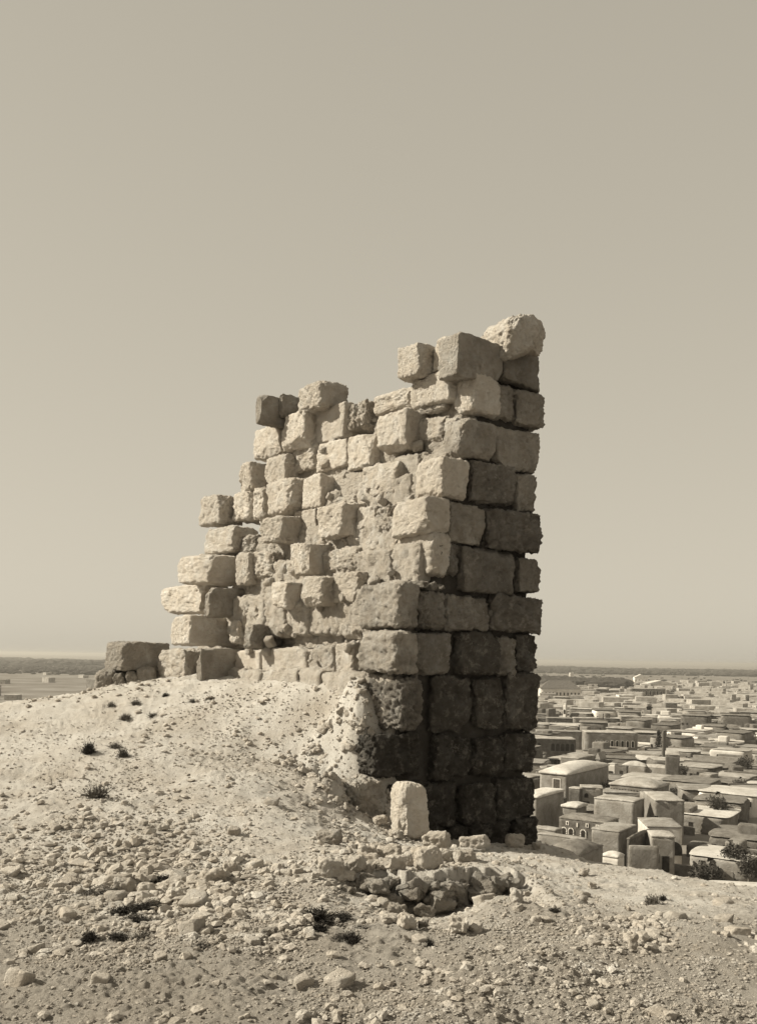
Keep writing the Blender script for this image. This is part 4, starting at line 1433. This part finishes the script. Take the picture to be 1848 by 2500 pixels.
for k, c in enumerate(cells):
    w, d, H = r_.uniform(8.5, 14.5), r_.uniform(8.5, 14.5), r_.uniform(2.8, 5.2) + (r_.random() < .15) * 2.5
    if c[1] > 450: H *= 1.25
    th = TH0 + r_.normal(0, .09) + (r_.random() < .3) * .45
    e1 = np.array((math.cos(th), math.sin(th))); e2 = np.array((-e1[1], e1[0]))
    O = c - e1 * w / 2 - e2 * d / 2
    if k < n_ind:
        o = empty('house', (O[0], O[1], ZG)); o.rotation_euler = (0, 0, th)
        m_ = [0, 1, 2, 4, 0, 2, 1, 4, 3][r_.integers(9)]; rr_ = r_.integers(5)
        q = link('wall', protos_w[m_], o); q.scale = (w, d, H)
        q = link('roof', protos_r[rr_], o, (0, 0, H - .05)); q.scale = (w, d, r_.uniform(.6, 1.5))
        if r_.random() < .38:
            q = link('roof_room', protos_w[m_], o, (w * r_.uniform(.05, .55), d * r_.uniform(.05, .55), H)); q.scale = (w * r_.uniform(.22, .42), d * r_.uniform(.25, .42), r_.uniform(1.2, 2.6))
        if r_.random() < .45:
            q = link('parapet', protos_w[m_], o, (0, d - .5, H)); q.scale = (w, .45, r_.uniform(.5, 1.1))
        if r_.random() < .6:
            q = link('yard_wall', protos_w[m_], o, (w * r_.uniform(-.3, .3), -r_.uniform(2.5, 4.5), 0)); q.scale = (w * r_.uniform(.7, 1.1), .4, r_.uniform(1.6, 2.8))
        if r_.random() < .5:
            q = link('wing', protos_w[m_], o, (w * r_.choice([-.35, .75]), d * r_.uniform(-.2, .4), 0)); q.scale = (w * .5, d * .6, H * r_.uniform(.5, .8))
        nwin = int(r_.integers(1, 6))
        slots = r_.permutation(6)[:nwin]
        zw = H * r_.uniform(.35, .5)
        for t in slots:
            dr_ = r_.random() < .25
            q = link('door' if dr_ else 'window', parch_me if r_.random() < .4 else pwin_me, o, (w * (t + .6) / 6.2, -.05, .1 if dr_ else zw))
            q.scale = (r_.uniform(.6, .95), .05, r_.uniform(1.5, 2.0) if dr_ else r_.uniform(.8, 1.2))
        a = c[0] / c[1]
        px_, py_ = project(np.array((c[0], c[1], ZG + H)))
        wt_ = ['clay', 'clay', 'grey', 'whitewashed', 'grey'][m_]; rt_ = ['mud', 'mud', 'white', 'dark', 'dark'][rr_]
        lb = uniq(f"{wt_} house, {rt_} roof, {'windowed' if nwin else 'blank'}, ", px_, py_, 7)
        tag(o, lb, 'house', 'flat roofed houses of the town')
    else:
        p, q = cube_grid(1)
        p = p * np.array((w / 2, d / 2, H / 2)); p = rot_z(p, th) + np.array((c[0], c[1], ZG + H / 2))
        far_v.append(p); far_q.append(q + fb); fb += len(p)
if far_v:
    tag(link('distant_town', mesh_from('distant_town', np.concatenate(far_v), quads=np.concatenate(far_q), mat=M_ROOFM, smooth=False)), 'farthest low roofs of the town before the tree belts', kind='stuff')
# packed ground of the town
M_STREET = plain_mat('town_dust', [(.35, tone(.18, .8)), (.6, tone(.27, .4))], .08, 8)
v = np.array([(-620, 560, 0), (-200, 1500, 0), (30, 95, 0), (90, 60, 0), (900, 1550, 0), (250, 1550, 0)])
V = np.array([(10, 60, ZG + .03), (120, 60, ZG + .03), (900, 1500, ZG + .03), (80, 1500, ZG + .03)])
tag(link('street_ground', mesh_from('street_ground', V, quads=np.array([(0, 1, 2, 3)]), mat=M_STREET)), 'dusty ground between the town houses', kind='structure')


# ------------------------------------------------------------------ trees of the town
def leaf_cloud(h, w, seed, n=900, shape='round', ls=.28):
    r_ = np.random.default_rng(seed)
    nc = 16
    if shape == 'tall':
        cz = r_.uniform(.08, .97, nc * 2) * h
        cw = (w / 2) * np.clip(np.sin(np.pi * (cz / h) ** .75), .12, 1)
        C = np.stack([r_.normal(0, .22, nc * 2) * cw, r_.normal(0, .22, nc * 2) * cw, cz], 1); rad = cw * .6 + .1
    else:
        a = r_.uniform(0, 6.28, nc); rr = np.sqrt(r_.random(nc)) * w * .36
        C = np.stack([np.cos(a) * rr, np.sin(a) * rr, h * r_.uniform(.42, .82, nc)], 1); rad = r_.uniform(.10, .22, nc) * w + .1
    k = r_.integers(len(C), size=n)
    dd = r_.normal(0, 1, (n, 3)); dd /= np.linalg.norm(dd, axis=1, keepdims=True)
    P = C[k] + dd * (rad[k] * r_.random(n) ** .4)[:, None]
    A_ = r_.normal(0, ls, (n, 3)); B_ = r_.normal(0, ls, (n, 3))
    V = np.stack([P, P + A_, P + B_], 1).reshape(-1, 3)
    V[:, 2] = np.maximum(V[:, 2], .1)
    return V, np.arange(n * 3).reshape(-1, 3)


def tree(x0, x1, yt, yb, label, shape='round', mat=None, Z=S7):
    a, b = ray(Z[0] + .23 * (x0 + x1) / 2, Z[1] + .23 * yb)
    Y = ZG / b
    h = .23 * (yb - yt) / F * Y; w = .23 * (x1 - x0) / F * Y
    o = empty('cypress_tree' if shape == 'tall' else 'tree', (a * Y, Y, ZG))
    tag(o, label, 'tree')
    seed = int(x0 * 7 + yb)
    V, T = leaf_cloud(h, w, seed, 1100, shape, max(.16, h * .035))
    link('crown', mesh_from('crown', V, tris=T, mat=mat or M_LEAF, smooth=False), o)
    r = h * .035 + .05
    an = np.linspace(0, 6.283, 8)[:-1]
    V = [(r * (1.3 - t * .9) * math.cos(q), r * (1.3 - t * .9) * math.sin(q), t * h * .7) for t in (0, .5, 1) for q in an]
    Qd = [(k * 7 + i, k * 7 + (i + 1) % 7, (k + 1) * 7 + (i + 1) % 7, (k + 1) * 7 + i) for k in (0, 1) for i in range(7)]
    link('trunk', mesh_from('trunk', V, quads=np.array(Qd), mat=M_BARK), o)
    return o


tree(880, 1065, 1100, 1230, 'bushy dark tree amid the roofs below the mansion')
tree(1040, 1250, 1015, 1125, 'broad low tree in front of the mansion')
tree(1385, 1455, 890, 1165, 'tall black cypress near the right edge', 'tall')
tree(1440, 1495, 1010, 1170, 'shorter cypress touching the tall one', 'tall')
tree(1050, 1118, 365, 505, 'feathery poplar in front of the arcaded hall', 'tall')
tree(690, 762, 398, 490, 'thin tree at the right end of the barracks', 'tall', M_LEAF2)
tree(738, 828, 300, 358, 'round tree standing alone beyond the tree belt')
tree(345, 400, 298, 348, 'left tree beside the far white block')
tree(400, 460, 298, 348, 'right tree beside the far white block')
tree(1128, 1280, 365, 425, 'dark spreading tree under the gabled house')
tree(1488, 1640, 440, 530, 'dark tree at the right end of the arcaded hall')
tree(925, 1005, 540, 600, 'small round tree above the mansion roofs')
tree(1030, 1140, 595, 700, 'wispy bare tree in the upper town', 'round', M_LEAF2)
tree(925, 1045, 478, 518, 'low dark bush before the pale block')
tree(150, 300, 315, 352, 'dark grove corner left of the barracks roof')
tree(168, 235, 862, 910, 'little bush on the long white roof line')
tree(1205, 1250, 1010, 1070, 'small dark tree at the right end of the mansion')


rt = np.random.default_rng(91)
V, T = leaf_cloud(4.5, 4.2, 55, 800, 'round', .2)
crown_me = mesh_from('crown', V, tris=T, mat=M_LEAF, smooth=False)
V = [(.16 * math.cos(q), .16 * math.sin(q), t) for t in (0, 2.2) for q in np.linspace(0, 6.283, 7)[:-1]]
trunk_me = mesh_from('trunk', V, quads=np.array([(i, (i + 1) % 6, 6 + (i + 1) % 6, 6 + i) for i in range(6)]), mat=M_BARK)
for i in range(46):
    a_ = rt.uniform(.13, .42); Y = 130 * (1100 / 130) ** rt.random()
    c = np.array((a_ * Y, Y))
    if Y < 200 and a_ < .34: continue
    o = empty('tree', (c[0], c[1], ZG)); o.rotation_euler = (0, 0, rt.uniform(0, 6))
    k_ = rt.uniform(.8, 1.6); o.scale = (k_, k_, k_ * rt.uniform(.8, 1.3))
    link('crown', crown_me, o); link('trunk', trunk_me, o)
    px_, py_ = project(np.array((c[0], c[1], ZG + 4)))
    tag(o, uniq('courtyard tree ', px_, py_, 8), 'tree', 'courtyard trees among the houses')


def belt(name, Y0, Y1, a0, a1, h, n, seed, label, mat=M_LEAF):
    r_ = np.random.default_rng(seed)
    V, Qs, b = [], [], 0
    cp, cqd = cube_grid(2)
    cp = cp / np.linalg.norm(cp, axis=1, keepdims=True)
    for i in range(n):
        Y = r_.uniform(Y0, Y1); X = r_.uniform(a0, a1) * Y
        s_ = h * r_.uniform(.4, 1.1) * (.65 + .6 * abs(math.sin(X * .004 + seed) * math.sin(X * .0013 + Y * .001)))
        p = cp * (1 + r_.uniform(-.25, .25, (len(cp), 1))) * np.array((s_ * r_.uniform(.8, 2.2), s_, s_ * .6)) + np.array((X, Y, ZG + s_ * .45))
        V.append(p); Qs.append(cqd + b); b += len(p)
    tag(link(name, mesh_from(name, np.concatenate(V), quads=np.concatenate(Qs), mat=mat, smooth=False)), label, kind='stuff')


belt('tree_belt', 1180, 1420, .150, .262, 9, 900, 1, 'dark belt of garden trees behind the barracks')
belt('orchard', 2500, 4300, -.5, .5, 11, 5200, 2, 'far orchards along the horizon plain')
belt('scrub', 1500, 2500, -.5, -.25, 6, 900, 3, 'scattered orchards on the left plain')
belt('hedges', 620, 2300, .13, .45, 4, 240, 4, 'scattered garden trees at the edge of town')

# ------------------------------------------------------------------ haze over the plain
hz_m = bpy.data.materials.new('haze')
hz_m.use_nodes = True
t = hz_m.node_tree
t.nodes.clear()
vo = t.nodes.new('ShaderNodeOutputMaterial')
vp = t.nodes.new('ShaderNodeVolumePrincipled')
vp.inputs['Color'].default_value = (.73, .70, .645, 1)
vp.inputs['Density'].default_value = .00015
vp.inputs['Anisotropy'].default_value = 0.2
t.links.new(vp.outputs[0], vo.inputs['Volume'])
V = [(x, y, z) for z in (-37, 9) for x, y in ((-27000, -450), (27000, -450), (27000, 31000), (-27000, 31000))]
Qd = [(0, 3, 2, 1), (4, 5, 6, 7), (0, 1, 5, 4), (1, 2, 6, 5), (2, 3, 7, 6), (3, 0, 4, 7)]
tag(link('haze', mesh_from('haze', V, quads=np.array(Qd), mat=hz_m, smooth=False)), 'thin dusty haze over the plain', kind='stuff')
